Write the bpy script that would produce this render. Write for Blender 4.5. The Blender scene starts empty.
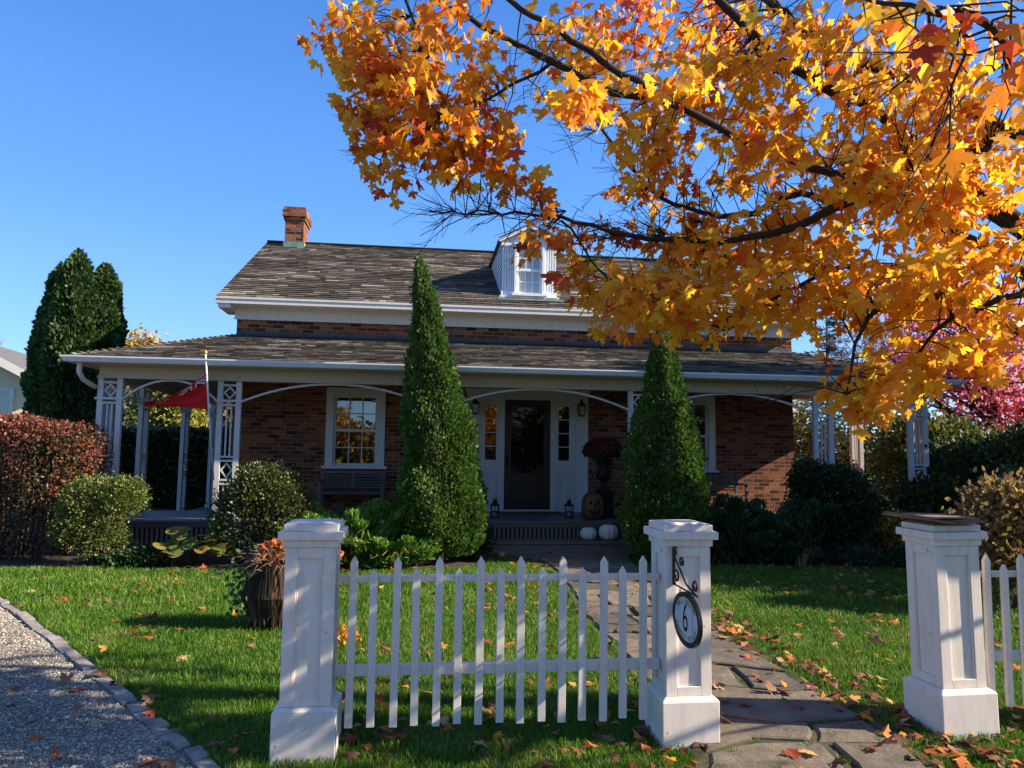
import bpy, math, random
import numpy as np
from mathutils import Vector, Matrix

random.seed(7)
RNG = np.random.default_rng(11)
R_ = math.radians
S = bpy.context.scene
COL = S.collection

# ------------------------------------------------------------------ camera
PITCH, ROLL, FPX = 0.0921, 0.0135, 743.1
cam_d = bpy.data.cameras.new('camera'); cam = bpy.data.objects.new('camera', cam_d); COL.objects.link(cam)
cam_d.sensor_width = 36.0; cam_d.lens = FPX / 1024 * 36.0
cam_d.clip_start = 0.05; cam_d.clip_end = 3000
_F = Vector((0, math.cos(PITCH), math.sin(PITCH))); _Rr = Vector((1, 0, 0)); _U = Vector((0, -math.sin(PITCH), math.cos(PITCH)))
_c, _s = math.cos(ROLL), math.sin(ROLL)
Rv = _c * _Rr + _s * _U; Uv = -_s * _Rr + _c * _U
M = Matrix.Identity(4)
for i in range(3):
    M[i][0] = Rv[i]; M[i][1] = Uv[i]; M[i][2] = -_F[i]
M[0][3], M[1][3], M[2][3] = 0, 0, 1.6
cam.matrix_world = M
S.camera = cam
S.render.resolution_x = 1024; S.render.resolution_y = 768

# ------------------------------------------------------------------ light
SUN_EL, SUN_AZ = 29.0, 94.5            # azimuth clockwise from +Y (view direction)
world = bpy.data.worlds.new('World'); S.world = world; world.use_nodes = True
nt = world.node_tree; bg = nt.nodes['Background']
sky = nt.nodes.new('ShaderNodeTexSky'); sky.sky_type = 'NISHITA'; sky.sun_disc = False
sky.sun_elevation = R_(SUN_EL); sky.sun_rotation = R_(SUN_AZ)
sky.air_density = 1.0; sky.dust_density = 0.0; sky.ozone_density = 5.0; sky.altitude = 1500
hs = nt.nodes.new('ShaderNodeHueSaturation'); hs.inputs['Saturation'].default_value = 1.1; hs.inputs['Value'].default_value = 1.0
nt.links.new(sky.outputs[0], hs.inputs['Color'])
_tc = nt.nodes.new('ShaderNodeTexCoord'); _sp = nt.nodes.new('ShaderNodeSeparateXYZ'); nt.links.new(_tc.outputs['Generated'], _sp.inputs[0])
_cr = nt.nodes.new('ShaderNodeValToRGB'); nt.links.new(_sp.outputs['Z'], _cr.inputs[0])      # clear autumn blue by height above the horizon
_cr.color_ramp.elements[0].position = 0.0; _cr.color_ramp.elements[0].color = (1.0, 1.75, 2.8, 1)
_cr.color_ramp.elements[1].position = 1.0; _cr.color_ramp.elements[1].color = (.75, 1.0, 1.5, 1)
_e = _cr.color_ramp.elements.new(.62); _e.color = (.13, .50, 1.7, 1)
_e = _cr.color_ramp.elements.new(.30); _e.color = (.37, 1.02, 2.6, 1)
_mx = nt.nodes.new('ShaderNodeMix'); _mx.data_type = 'RGBA'; _mx.inputs['Factor'].default_value = .8
nt.links.new(hs.outputs[0], _mx.inputs['A']); nt.links.new(_cr.outputs[0], _mx.inputs['B']); nt.links.new(_mx.outputs['Result'], bg.inputs['Color'])
bg.inputs['Strength'].default_value = 0.13
sun_d = bpy.data.lights.new('sun', 'SUN'); sun_d.energy = 4.4; sun_d.angle = R_(0.5); sun_d.color = (1.0, 0.86, 0.67)
sun = bpy.data.objects.new('sun', sun_d); COL.objects.link(sun)
_sd = Vector((math.sin(R_(SUN_AZ)) * math.cos(R_(SUN_EL)), math.cos(R_(SUN_AZ)) * math.cos(R_(SUN_EL)), math.sin(R_(SUN_EL))))
sun.rotation_euler = _sd.to_track_quat('Z', 'Y').to_euler()
S.view_settings.view_transform = 'Standard'; S.view_settings.look = 'None'; S.view_settings.gamma = 1
S.view_settings.exposure = 1.62
S.cycles.max_bounces = 6; S.cycles.transparent_max_bounces = 6; S.cycles.use_denoising = True

# ------------------------------------------------------------------ materials
def newmat(name):
    m = bpy.data.materials.new(name); m.use_nodes = True
    n = m.node_tree.nodes; l = m.node_tree.links
    return m, n, l, n['Principled BSDF']

def ramp(n, stops, interp='LINEAR'):
    r = n.new('ShaderNodeValToRGB'); cr = r.color_ramp; cr.interpolation = interp
    while len(cr.elements) > 1: cr.elements.remove(cr.elements[-1])
    cr.elements[0].position = stops[0][0]; cr.elements[0].color = (*stops[0][1], 1)
    for p, c in stops[1:]:
        e = cr.elements.new(p); e.color = (*c, 1)
    return r

def noise(n, l, scale, detail=4, rough=.6, vec=None, coord='Object'):
    t = n.new('ShaderNodeTexNoise'); t.inputs['Scale'].default_value = scale; t.inputs['Detail'].default_value = detail
    t.inputs['Roughness'].default_value = rough
    if vec is None:
        tc = n.new('ShaderNodeTexCoord'); vec = tc.outputs[coord]
    l.new(vec, t.inputs['Vector'])
    return t

def bump(n, l, src, bsdf, strength=.3, dist=.01):
    b = n.new('ShaderNodeBump'); b.inputs['Strength'].default_value = strength; b.inputs['Distance'].default_value = dist
    l.new(src, b.inputs['Height']); l.new(b.outputs[0], bsdf.inputs['Normal']); return b

def plain(name, col, rough=.6, var=.12, scale=6, bmp=.15, spec=.4, metal=0, coord='Object'):
    m, n, l, b = newmat(name)
    t = noise(n, l, scale, 5, .65, coord=coord)
    r = ramp(n, [(.3, tuple(c * (1 - var) for c in col)), (.7, tuple(min(1, c * (1 + var)) for c in col))])
    l.new(t.outputs[0], r.inputs[0]); l.new(r.outputs[0], b.inputs['Base Color'])
    b.inputs['Roughness'].default_value = rough; b.inputs['Specular IOR Level'].default_value = spec; b.inputs['Metallic'].default_value = metal
    if bmp:
        t2 = noise(n, l, scale * 6, 4, .6, coord=coord); bump(n, l, t2.outputs[0], b, bmp, .01)
    return m

def paint(name, col, wear=.5):
    """painted wood: slight grain, dirt stains and small chips of bare wood"""
    m, n, l, b = newmat(name)
    tc = n.new('ShaderNodeTexCoord'); mp = n.new('ShaderNodeMapping'); mp.inputs['Scale'].default_value = (14, 14, 2.2)
    l.new(tc.outputs['Object'], mp.inputs[0])
    t = noise(n, l, 1.6, 6, .7, vec=mp.outputs[0])
    r = ramp(n, [(.25, tuple(c * .80 for c in col)), (.5, col), (.75, tuple(min(1, c * 1.04) for c in col))])
    l.new(t.outputs[0], r.inputs[0])
    t2 = noise(n, l, 11, 8, .75)
    r2 = ramp(n, [(.0, (0, 0, 0)), (.72 - .07 * wear, (0, 0, 0)), (.735 - .06 * wear, (1, 1, 1))]); l.new(t2.outputs[0], r2.inputs[0])
    mx = n.new('ShaderNodeMix'); mx.data_type = 'RGBA'; mx.inputs['B'].default_value = (.22, .19, .15, 1)
    l.new(r2.outputs[0], mx.inputs['Factor']); l.new(r.outputs[0], mx.inputs['A'])
    l.new(mx.outputs['Result'], b.inputs['Base Color']); b.inputs['Roughness'].default_value = .55
    bump(n, l, t.outputs[0], b, .12, .01)
    return m

def leafmat(name, stops, transl=.45, rough=.5, patch=None, patch_scale=1.5):
    """stops: ramp over the per-leaf random attribute; patch shifts it over space"""
    m = bpy.data.materials.new(name); m.use_nodes = True; n = m.node_tree.nodes; l = m.node_tree.links
    n.clear()
    out = n.new('ShaderNodeOutputMaterial'); at = n.new('ShaderNodeAttribute'); at.attribute_name = 'rnd'
    r = ramp(n, stops)
    if patch:
        t = noise(n, l, patch_scale, 2, .5)
        a = n.new('ShaderNodeMath'); a.operation = 'SUBTRACT'; l.new(t.outputs[0], a.inputs[0]); a.inputs[1].default_value = .5
        k = n.new('ShaderNodeMath'); k.operation = 'MULTIPLY_ADD'; l.new(a.outputs[0], k.inputs[0]); k.inputs[1].default_value = patch; l.new(at.outputs['Fac'], k.inputs[2])
        l.new(k.outputs[0], r.inputs[0])
    else:
        l.new(at.outputs['Fac'], r.inputs[0])
    p = n.new('ShaderNodeBsdfPrincipled'); p.inputs['Roughness'].default_value = rough; p.inputs['Specular IOR Level'].default_value = .35
    tr = n.new('ShaderNodeBsdfTranslucent'); mx = n.new('ShaderNodeMixShader'); mx.inputs[0].default_value = transl
    l.new(r.outputs[0], p.inputs['Base Color']); l.new(r.outputs[0], tr.inputs[0])
    l.new(p.outputs[0], mx.inputs[1]); l.new(tr.outputs[0], mx.inputs[2]); l.new(mx.outputs[0], out.inputs[0])
    return m

def attr_mat(name, stops, rough=.85, grain=True, spec=.2):
    m, n, l, b = newmat(name)
    at = n.new('ShaderNodeAttribute'); at.attribute_name = 'rnd'; r = ramp(n, stops); l.new(at.outputs['Fac'], r.inputs[0])
    if grain:
        tc = n.new('ShaderNodeTexCoord'); mp = n.new('ShaderNodeMapping'); mp.inputs['Scale'].default_value = (40, 3, 3)
        l.new(tc.outputs['Object'], mp.inputs[0]); t = noise(n, l, 1, 4, .6, vec=mp.outputs[0])
        r2 = ramp(n, [(.3, (.85, .85, .85)), (.7, (1.1, 1.1, 1.1))]); l.new(t.outputs[0], r2.inputs[0])
        big = noise(n, l, .9, 3, .6); r3 = ramp(n, [(.35, (.75, .75, .72)), (.65, (1.12, 1.1, 1.08))]); l.new(big.outputs[0], r3.inputs[0])
        mx = n.new('ShaderNodeMix'); mx.data_type = 'RGBA'; mx.blend_type = 'MULTIPLY'; mx.inputs['Factor'].default_value = 1
        l.new(r.outputs[0], mx.inputs['A']); l.new(r2.outputs[0], mx.inputs['B'])
        mx2 = n.new('ShaderNodeMix'); mx2.data_type = 'RGBA'; mx2.blend_type = 'MULTIPLY'; mx2.inputs['Factor'].default_value = 1
        l.new(mx.outputs['Result'], mx2.inputs['A']); l.new(r3.outputs[0], mx2.inputs['B'])
        l.new(mx2.outputs['Result'], b.inputs['Base Color'])
    else:
        l.new(r.outputs[0], b.inputs['Base Color'])
    b.inputs['Roughness'].default_value = rough; b.inputs['Specular IOR Level'].default_value = spec
    return m

def brick_mat():
    m, n, l, b = newmat('brick')
    uv = n.new('ShaderNodeUVMap'); uv.uv_map = 'UVMap'
    # two brick textures: one gives mortar + per-brick grey, noise wobbles the joints
    wob = noise(n, l, 14, 3, .6); 
    sub = n.new('ShaderNodeVectorMath'); sub.operation = 'SUBTRACT'; l.new(wob.outputs['Color'], sub.inputs[0]); sub.inputs[1].default_value = (.5, .5, .5)
    sc = n.new('ShaderNodeVectorMath'); sc.operation = 'SCALE'; l.new(sub.outputs[0], sc.inputs[0]); sc.inputs['Scale'].default_value = .010
    ad = n.new('ShaderNodeVectorMath'); ad.operation = 'ADD'; l.new(uv.outputs[0], ad.inputs[0]); l.new(sc.outputs[0], ad.inputs[1])
    t = n.new('ShaderNodeTexBrick'); l.new(ad.outputs[0], t.inputs['Vector'])
    t.inputs['Color1'].default_value = (0, 0, 0, 1); t.inputs['Color2'].default_value = (1, 1, 1, 1); t.inputs['Mortar'].default_value = (.5, .5, .5, 1)
    t.inputs['Scale'].default_value = 1; t.inputs['Brick Width'].default_value = .215; t.inputs['Row Height'].default_value = .072
    t.inputs['Mortar Size'].default_value = .006; t.inputs['Mortar Smooth'].default_value = .2; t.inputs['Bias'].default_value = 0
    r = ramp(n, [(0, (.050, .017, .011)), (.16, (.10, .032, .017)), (.4, (.19, .060, .027)), (.7, (.26, .088, .038)), (.9, (.32, .125, .055)), (1, (.23, .09, .045))])
    l.new(t.outputs['Color'], r.inputs[0])
    dn = noise(n, l, 30, 5, .7); dr = ramp(n, [(.3, (.65, .65, .65)), (.7, (1.2, 1.2, 1.2))]); l.new(dn.outputs[0], dr.inputs[0])
    ml = n.new('ShaderNodeMix'); ml.data_type = 'RGBA'; ml.blend_type = 'MULTIPLY'; ml.inputs['Factor'].default_value = 1
    l.new(r.outputs[0], ml.inputs['A']); l.new(dr.outputs[0], ml.inputs['B'])
    mx = n.new('ShaderNodeMix'); mx.data_type = 'RGBA'; mx.inputs['B'].default_value = (.24, .18, .135, 1)
    l.new(t.outputs['Fac'], mx.inputs['Factor']); l.new(ml.outputs['Result'], mx.inputs['A'])
    l.new(mx.outputs['Result'], b.inputs['Base Color']); b.inputs['Roughness'].default_value = .9; b.inputs['Specular IOR Level'].default_value = .2
    inv = n.new('ShaderNodeMath'); inv.operation = 'MULTIPLY_ADD'; l.new(t.outputs['Fac'], inv.inputs[0]); inv.inputs[1].default_value = -1.4; l.new(dn.outputs[0], inv.inputs[2])
    bump(n, l, inv.outputs[0], b, .7, .012)
    return m

def glass_mat(name, base=(.010, .010, .011), ior=2.0):
    m, n, l, b = newmat(name)
    b.inputs['Base Color'].default_value = (*base, 1); b.inputs['Roughness'].default_value = .015; b.inputs['IOR'].default_value = ior
    t = noise(n, l, 2.5, 1, .4); bump(n, l, t.outputs[0], b, .05, .02)
    return m

M_brick = brick_mat()
M_white = paint('white_paint', (.61, .58, .545), .3)
M_post = paint('weathered_white_paint', (.69, .62, .55), 1.0)
M_cream = paint('cream_paint', (.47, .405, .30), .2)
M_trim = paint('porch_white_paint', (.56, .545, .52), .3)
M_deck = plain('porch_floor_paint', (.085, .095, .11), .45, .12, 3, .1)
M_dark = plain('dark_wood', (.035, .022, .014), .5, .2, 5, .2)
M_door = plain('black_brown_door', (.010, .007, .006), .4, .2, 5, .1)
M_iron = plain('black_iron', (.010, .009, .009), .5, .2, 10, .1, spec=.25)
M_rust = plain('rusty_iron', (.045, .024, .016), .7, .35, 14, .3, spec=.25)
M_lead = plain('lead_flashing', (.055, .060, .068), .6, .2, 4, .1)
M_copper = plain('verdigris_flashing', (.14, .23, .20), .7, .3, 8, .1)
M_glass = glass_mat('window_glass', ior=2.4)
M_shade = plain('drawn_window_shade', (.36, .40, .44), .35, .08, 4, 0, spec=.8)
M_shake = attr_mat('cedar_shakes', [(0, (.045, .038, .032)), (.3, (.075, .064, .052)), (.65, (.115, .098, .078)), (.9, (.17, .148, .118)), (1, (.29, .262, .215))])
M_siding = paint('white_siding', (.72, .74, .76), .1)
M_bench = paint('grey_bench_paint', (.10, .09, .085), .6)
M_lattice = paint('grey_brown_skirt_boards', (.11, .092, .075), .5)
M_slab = None

# ------------------------------------------------------------------ mesh helpers
class MB:
    def __init__(s): s.v = []; s.f = []; s.m = []; s.mi = 0; s.sm = []; s.smooth = False
    def add(s, vs, fs):
        k = len(s.v); s.v += [tuple(v) for v in vs]
        for f in fs: s.f.append(tuple(i + k for i in f)); s.m.append(s.mi); s.sm.append(s.smooth)
    def box(s, x0, x1, y0, y1, z0, z1):
        s.add([(x0,y0,z0),(x1,y0,z0),(x1,y1,z0),(x0,y1,z0),(x0,y0,z1),(x1,y0,z1),(x1,y1,z1),(x0,y1,z1)],
              [(0,3,2,1),(4,5,6,7),(0,1,5,4),(1,2,6,5),(2,3,7,6),(3,0,4,7)])
    def frustum(s, c, a, b, z0, z1):
        (cx, cy) = c; (ax, ay) = a; (bx, by) = b
        s.add([(cx-ax,cy-ay,z0),(cx+ax,cy-ay,z0),(cx+ax,cy+ay,z0),(cx-ax,cy+ay,z0),(cx-bx,cy-by,z1),(cx+bx,cy-by,z1),(cx+bx,cy+by,z1),(cx-bx,cy+by,z1)],
              [(0,3,2,1),(4,5,6,7),(0,1,5,4),(1,2,6,5),(2,3,7,6),(3,0,4,7)])
    def bar(s, p, q, w, h, up=(0, 0, 1)):
        p = Vector(p); q = Vector(q); d = (q - p).normalized(); u = Vector(up)
        a = d.cross(u)
        if a.length < 1e-4: a = d.cross(Vector((0, 1, 0)))
        a.normalize(); b = a.cross(d).normalized()
        vs = []
        for c in (p, q):
            for i, j in ((-1,-1),(1,-1),(1,1),(-1,1)): vs.append(c + a * (w/2*i) + b * (h/2*j))
        s.add(vs, [(3,2,1,0),(4,5,6,7),(0,1,5,4),(1,2,6,5),(2,3,7,6),(3,0,4,7)])
    def tube(s, pts, rad, n=8, cap=True):
        pts = [Vector(p) for p in pts]; rad = rad if isinstance(rad, (list, tuple)) else [rad] * len(pts)
        vs = []; ref = Vector((0.13, 0.21, .97))
        for i, p in enumerate(pts):
            d = (pts[min(i+1, len(pts)-1)] - pts[max(i-1, 0)]).normalized()
            a = d.cross(ref)
            if a.length < .05: a = d.cross(Vector((1, 0, 0)))
            a.normalize(); b = d.cross(a)
            for k in range(n):
                t = 2 * math.pi * k / n; vs.append(p + (a * math.cos(t) + b * math.sin(t)) * rad[i])
        fs = [(i*n+k, i*n+(k+1) % n, (i+1)*n+(k+1) % n, (i+1)*n+k) for i in range(len(pts)-1) for k in range(n)]
        if cap: fs += [tuple(range(n-1, -1, -1)), tuple((len(pts)-1)*n+k for k in range(n))]
        o = s.smooth; s.smooth = True; s.add(vs, fs); s.smooth = o
    def lathe(s, c, prof, n=20, squash=(1, 1), ribs=0, rib=0, cap=True):
        vs = []
        for r, z in prof:
            for k in range(n):
                t = 2 * math.pi * k / n; rr = r * (1 - rib * (abs(math.cos(t * ribs / 2)) ** 6) if ribs else 1)
                vs.append((c[0] + rr * squash[0] * math.cos(t), c[1] + rr * squash[1] * math.sin(t), c[2] + z))
        m = len(prof); fs = [(i*n+k, i*n+(k+1) % n, (i+1)*n+(k+1) % n, (i+1)*n+k) for i in range(m-1) for k in range(n)]
        if cap: fs += [tuple(range(n-1, -1, -1)), tuple((m-1)*n+k for k in range(n))]
        o = s.smooth; s.smooth = True; s.add(vs, fs); s.smooth = o
    def lathe_y(s, c, r):
        vs = [(c[0] + r*math.cos(t), c[1] - .0005, c[2] + r*math.sin(t)) for t in (0, 1.05, 2.1, 3.14, 4.19, 5.24)]
        s.add(vs + [(v[0], c[1] + .004, v[2]) for v in vs], [(0, 1, 2, 3, 4, 5), (0, 6, 7, 1), (1, 7, 8, 2), (2, 8, 9, 3), (3, 9, 10, 4), (4, 10, 11, 5), (5, 11, 6, 0)])
    def prism(s, poly, y0, y1):
        """poly of (x,z) extruded along y"""
        n = len(poly); vs = [(x, y0, z) for x, z in poly] + [(x, y1, z) for x, z in poly]
        s.add(vs, [tuple(range(n)), tuple(range(2*n-1, n-1, -1))] + [(i, i+n, (i+1) % n + n, (i+1) % n) for i in range(n)])
    def build(s, name, mats, parent=None, bevel=0, loc=None):
        me = bpy.data.meshes.new(name); me.from_pydata(s.v, [], s.f)
        mats = mats if isinstance(mats, (list, tuple)) else [mats]
        for m in mats: me.materials.append(m)
        me.polygons.foreach_set('material_index', s.m); me.polygons.foreach_set('use_smooth', s.sm)
        uv = me.uv_layers.new(name='UVMap'); me.update()
        V = np.array(s.v, dtype=float).reshape(-1, 3)
        nl = len(me.loops); li = np.empty(nl, int); me.loops.foreach_get('vertex_index', li)
        nf = len(me.polygons); nn = np.empty(nf * 3); me.polygons.foreach_get('normal', nn); nn = np.abs(nn.reshape(-1, 3))
        lt = np.empty(nf, int); me.polygons.foreach_get('loop_total', lt)
        fn = np.repeat(nn, lt, axis=0); P = V[li]
        ax = fn.argmax(1); U = np.where(ax == 0, P[:, 1], P[:, 0]); W = np.where(ax == 2, P[:, 1], P[:, 2])
        uv.data.foreach_set('uv', np.stack([U, W], 1).ravel())
        o = bpy.data.objects.new(name, me); COL.objects.link(o)
        if parent: o.parent = parent
        if loc: o.location = loc
        if bevel:
            b = o.modifiers.new('bevel', 'BEVEL'); b.width = bevel; b.segments = 2; b.limit_method = 'ANGLE'
        return o

def tag(o, label=None, cat=None, group=None, kind=None):
    if label: o['label'] = label
    if cat: o['category'] = cat
    if group: o['group'] = group
    if kind: o['kind'] = kind
    return o

def empty(name, loc=(0, 0, 0), rz=0, label=None, cat=None, group=None):
    o = bpy.data.objects.new(name, None); COL.objects.link(o); o.location = loc; o.rotation_euler = (0, 0, rz); o.empty_display_size = .1
    return tag(o, label, cat, group)

def fast_mesh(name, V, faces_per, k, rnd, mats, parent=None, mi=None, smooth=False):
    """V (N*k,3); faces_per: list of faces over k verts, repeated for N items; rnd per item"""
    N = len(V) // k
    lt = np.array([len(f) for f in faces_per]); flat = np.concatenate([np.array(f) for f in faces_per])
    idx = (flat[None, :] + (np.arange(N) * k)[:, None]).ravel()
    tot = np.tile(lt, N); start = np.concatenate([[0], np.cumsum(tot)[:-1]])
    me = bpy.data.meshes.new(name)
    me.vertices.add(len(V)); me.vertices.foreach_set('co', np.ascontiguousarray(V, dtype=np.float32).ravel())
    me.loops.add(len(idx)); me.loops.foreach_set('vertex_index', idx.astype(np.int32))
    me.polygons.add(len(tot)); me.polygons.foreach_set('loop_start', start.astype(np.int32))
    me.polygons.foreach_set('loop_total', tot.astype(np.int32))
    me.polygons.foreach_set('use_smooth', np.full(len(tot), bool(smooth)))
    me.update(calc_edges=True)
    a = me.attributes.new('rnd', 'FLOAT', 'FACE'); a.data.foreach_set('value', np.repeat(rnd, len(faces_per)).astype(np.float32))
    mats = mats if isinstance(mats, (list, tuple)) else [mats]
    for m in mats: me.materials.append(m)
    if mi is not None: me.polygons.foreach_set('material_index', np.repeat(mi, len(faces_per)).astype(np.int32))
    o = bpy.data.objects.new(name, me); COL.objects.link(o)
    if parent: o.parent = parent
    return o

def norm(a): return a / np.maximum(np.linalg.norm(a, axis=1, keepdims=True), 1e-9)

MAPLE_HALF = [(0.0, -.02), (.17, -.07), (.36, -.07), (.31, .09), (.52, .17), (.80, .40), (.60, .43), (.60, .58), (.42, .52), (.23, .44), (.21, .60), (.31, .74), (.13, .80)]
MAPLE = MAPLE_HALF + [(0, 1.06)] + [(-x, y) for x, y in MAPLE_HALF[:0:-1]]
MAPLE_V = np.array([(0, .34)] + MAPLE); MAPLE_F = [(0, i, i % len(MAPLE) + 1) for i in range(1, len(MAPLE) + 1)]
LEAF4_V = np.array([(0, 0), (.32, .5), (0, 1), (-.32, .5)]); LEAF4_F = [(0, 1, 2, 3)]
LEAF6_V = np.array([(0, 0), (.28, .22), (.33, .6), (0, 1), (-.33, .6), (-.28, .22)]); LEAF6_F = [(0, 1, 2, 3), (0, 3, 4, 5)]

def leaves(name, P, T, Nn, size, shape, faces, rnd, mat, parent=None, curl=.25, mi=None):
    """P base points, T tip dirs, Nn rough normals, size per leaf"""
    T = norm(T); B = norm(np.cross(T, Nn)); Nz = np.cross(B, T)
    k = len(shape); N = len(P); s = size[:, None, None]
    sx = shape[:, 0][None, :, None]; sy = shape[:, 1][None, :, None]
    cu = (RNG.normal(curl, .25, N) if curl else np.zeros(N))[:, None, None]
    cv = (RNG.normal(.0, .22, N) if curl else np.zeros(N))[:, None, None]
    V = P[:, None, :] + s * (sx * B[:, None, :] + sy * T[:, None, :] - (cu * np.abs(sx) * .9 + cv * sy ** 2 * .8) * Nz[:, None, :])
    return fast_mesh(name, V.reshape(-1, 3), faces, k, rnd, mat, parent, mi)

def rdir(n): return norm(RNG.normal(size=(n, 3)))

# ------------------------------------------------------------------ setting : ground
YAW, HX, HY = 0.1248, 0.496, 12.34
cy_, sy_ = math.cos(YAW), math.sin(YAW)
def HW(u, v, z=0): return (HX + u * cy_ - v * sy_, HY + u * sy_ + v * cy_, z)
GX, GY = -1.05, 3.95
def GW(u, v, z=0): return (GX + u * cy_ - v * sy_, GY + u * sy_ + v * cy_, z)

def terrain():
    m, n, l, b = newmat('lawn_soil')
    t = noise(n, l, 3, 6, .7); t2 = noise(n, l, 40, 3, .6)
    r = ramp(n, [(.3, (.018, .045, .007)), (.6, (.030, .080, .010)), (.8, (.050, .095, .016))]); l.new(t.outputs[0], r.inputs[0]); l.new(r.outputs[0], b.inputs['Base Color'])
    b.inputs['Roughness'].default_value = 1; bump(n, l, t2.outputs[0], b, .8, .03)
    mb = MB(); mb.add([(-900, -900, 0), (900, -900, 0), (900, 1500, 0), (-900, 1500, 0)], [(0, 1, 2, 3)])
    return tag(mb.build('ground', m), kind='structure')
terrain()

DRIVE = [(-5.25, 7.82), (-5.09, 7.68), (-3.85, 6.41), (-2.81, 5.3), (-2.09, 4.52), (-1.57, 3.97), (-0.6, 2.8), (.6, 1.5), (2.2, -.5)]
def smoothline(pts, k=6):
    out = []
    P = [Vector(p) for p in pts]; P = [2 * P[0] - P[1]] + P + [2 * P[-1] - P[-2]]
    for i in range(1, len(P) - 2):
        for j in range(k):
            t = j / k; a, b, c, d = P[i-1], P[i], P[i+1], P[i+2]
            out.append(.5 * ((2*b) + (c-a)*t + (2*a-5*b+4*c-d)*t*t + (3*b-a-3*c+d)*t**3))
    out.append(P[-2]); return out
drive_pts = smoothline([(-9.5, 12.0), (-7.2, 9.8)] + DRIVE, 5)

def gravel():
    m, n, l, b = newmat('gravel')
    tc = n.new('ShaderNodeTexCoord')
    v = n.new('ShaderNodeTexVoronoi'); v.inputs['Scale'].default_value = 110; l.new(tc.outputs['Object'], v.inputs['Vector'])
    sp = n.new('ShaderNodeSeparateColor'); l.new(v.outputs['Color'], sp.inputs[0])
    r = ramp(n, [(0, (.13, .11, .09)), (.4, (.26, .23, .20)), (.75, (.36, .33, .28)), (1, (.50, .47, .41))]); l.new(sp.outputs[0], r.inputs[0])
    t = noise(n, l, 1.3, 4, .6); r2 = ramp(n, [(.3, (.6, .58, .55)), (.7, (1.1, 1.1, 1.1))]); l.new(t.outputs[0], r2.inputs[0])
    mx = n.new('ShaderNodeMix'); mx.data_type = 'RGBA'; mx.blend_type = 'MULTIPLY'; mx.inputs['Factor'].default_value = 1
    l.new(r.outputs[0], mx.inputs['A']); l.new(r2.outputs[0], mx.inputs['B']); l.new(mx.outputs['Result'], b.inputs['Base Color'])
    b.inputs['Roughness'].default_value = .95; bump(n, l, v.outputs['Distance'], b, 1, -.02)
    mb = MB(); vs = [(p.x, p.y, .004) for p in drive_pts] + [(p.x - 9, p.y - 9, .004) for p in drive_pts]
    k = len(drive_pts); mb.add(vs, [(i, i + k, i + k + 1, i + 1) for i in range(k - 1)])
    tag(mb.build('gravel_drive', m), kind='structure')
    # loose stones
    gm = attr_mat('gravel_stones', [(0, (.13, .11, .09)), (.5, (.29, .26, .22)), (.88, (.40, .37, .32)), (1, (.58, .55, .49))], .9, False)
    N = 60000
    P = []
    k = np.arange(len(drive_pts) - 1)
    A = np.array([(p.x, p.y) for p in drive_pts])
    i = RNG.integers(8, 40, N * 2); i = np.minimum(i, len(A) - 2); f = RNG.random(N * 2)[:, None]
    d = (RNG.random(N * 2) ** 1.3 * 2.6 + .06)[:, None]
    Q = A[i] * (1 - f) + A[i + 1] * f + np.array([[-.72, -.69]]) * d
    Q = Q[(Q[:, 1] > 3.2) & (Q[:, 1] < 8.5)][:N]
    n_ = len(Q); s = RNG.uniform(.003, .0095, n_) * np.where(RNG.random(n_) < .04, 1.9, 1)
    C = np.concatenate([Q, (s * .3 + .004)[:, None]], 1)
    O = np.array([(1, 0, 0), (0, 1, 0), (-1, 0, 0), (0, -1, 0), (0, 0, .7), (0, 0, -.7)], float)
    th = RNG.random(n_) * 6.28; c, s2 = np.cos(th), np.sin(th)
    X = O[None] * (s[:, None, None] * RNG.uniform(.6, 1.3, (n_, 6, 1)))
    X = np.stack([X[..., 0] * c[:, None] - X[..., 1] * s2[:, None], X[..., 0] * s2[:, None] + X[..., 1] * c[:, None], X[..., 2]], -1)
    V = (C[:, None, :] + X).reshape(-1, 3)
    fs = [(0, 1, 4), (1, 2, 4), (2, 3, 4), (3, 0, 4), (1, 0, 5), (2, 1, 5), (3, 2, 5), (0, 3, 5)]
    tag(fast_mesh('loose_gravel', V, fs, 6, RNG.random(n_), gm), 'small pale grey stones covering the driveway', 'gravel', kind='stuff')
gravel()

def edging():
    m = plain('stone_edging', (.22, .20, .18), .9, .45, 7, .8)
    mb = MB(); random.seed(3)
    A = [Vector((p.x, p.y, 0)) for p in drive_pts]
    for i in range(len(A) - 1):
        seg = (A[i+1] - A[i]); L = seg.length; d = seg / L; nrm = Vector((-d.y, d.x, 0)); n_ = max(1, int(L / .24))
        for j in range(n_):
            a = A[i] + d * (L * j / n_ + .008); e = A[i] + d * (L * (j+1) / n_ - .008)
            w = random.uniform(.036, .050); o = random.uniform(-.014, .014); h = random.uniform(.012, .030)
            p = [a + nrm * (w+o), a + nrm * (-w+o), e + nrm * (-w+o), e + nrm * (w+o)]
            p = [q + Vector((random.uniform(-.01, .01), random.uniform(-.01, .01), 0)) for q in p]
            mb.add([(q.x, q.y, -.02) for q in p] + [(q.x, q.y, h + random.uniform(-.004, .004)) for q in p], [(4,5,6,7)[::1], (0,1,5,4), (1,2,6,5), (2,3,7,6), (3,0,4,7)])
    tag(mb.build('kerb_edging', m, bevel=.008), kind='structure')
edging()

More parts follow.
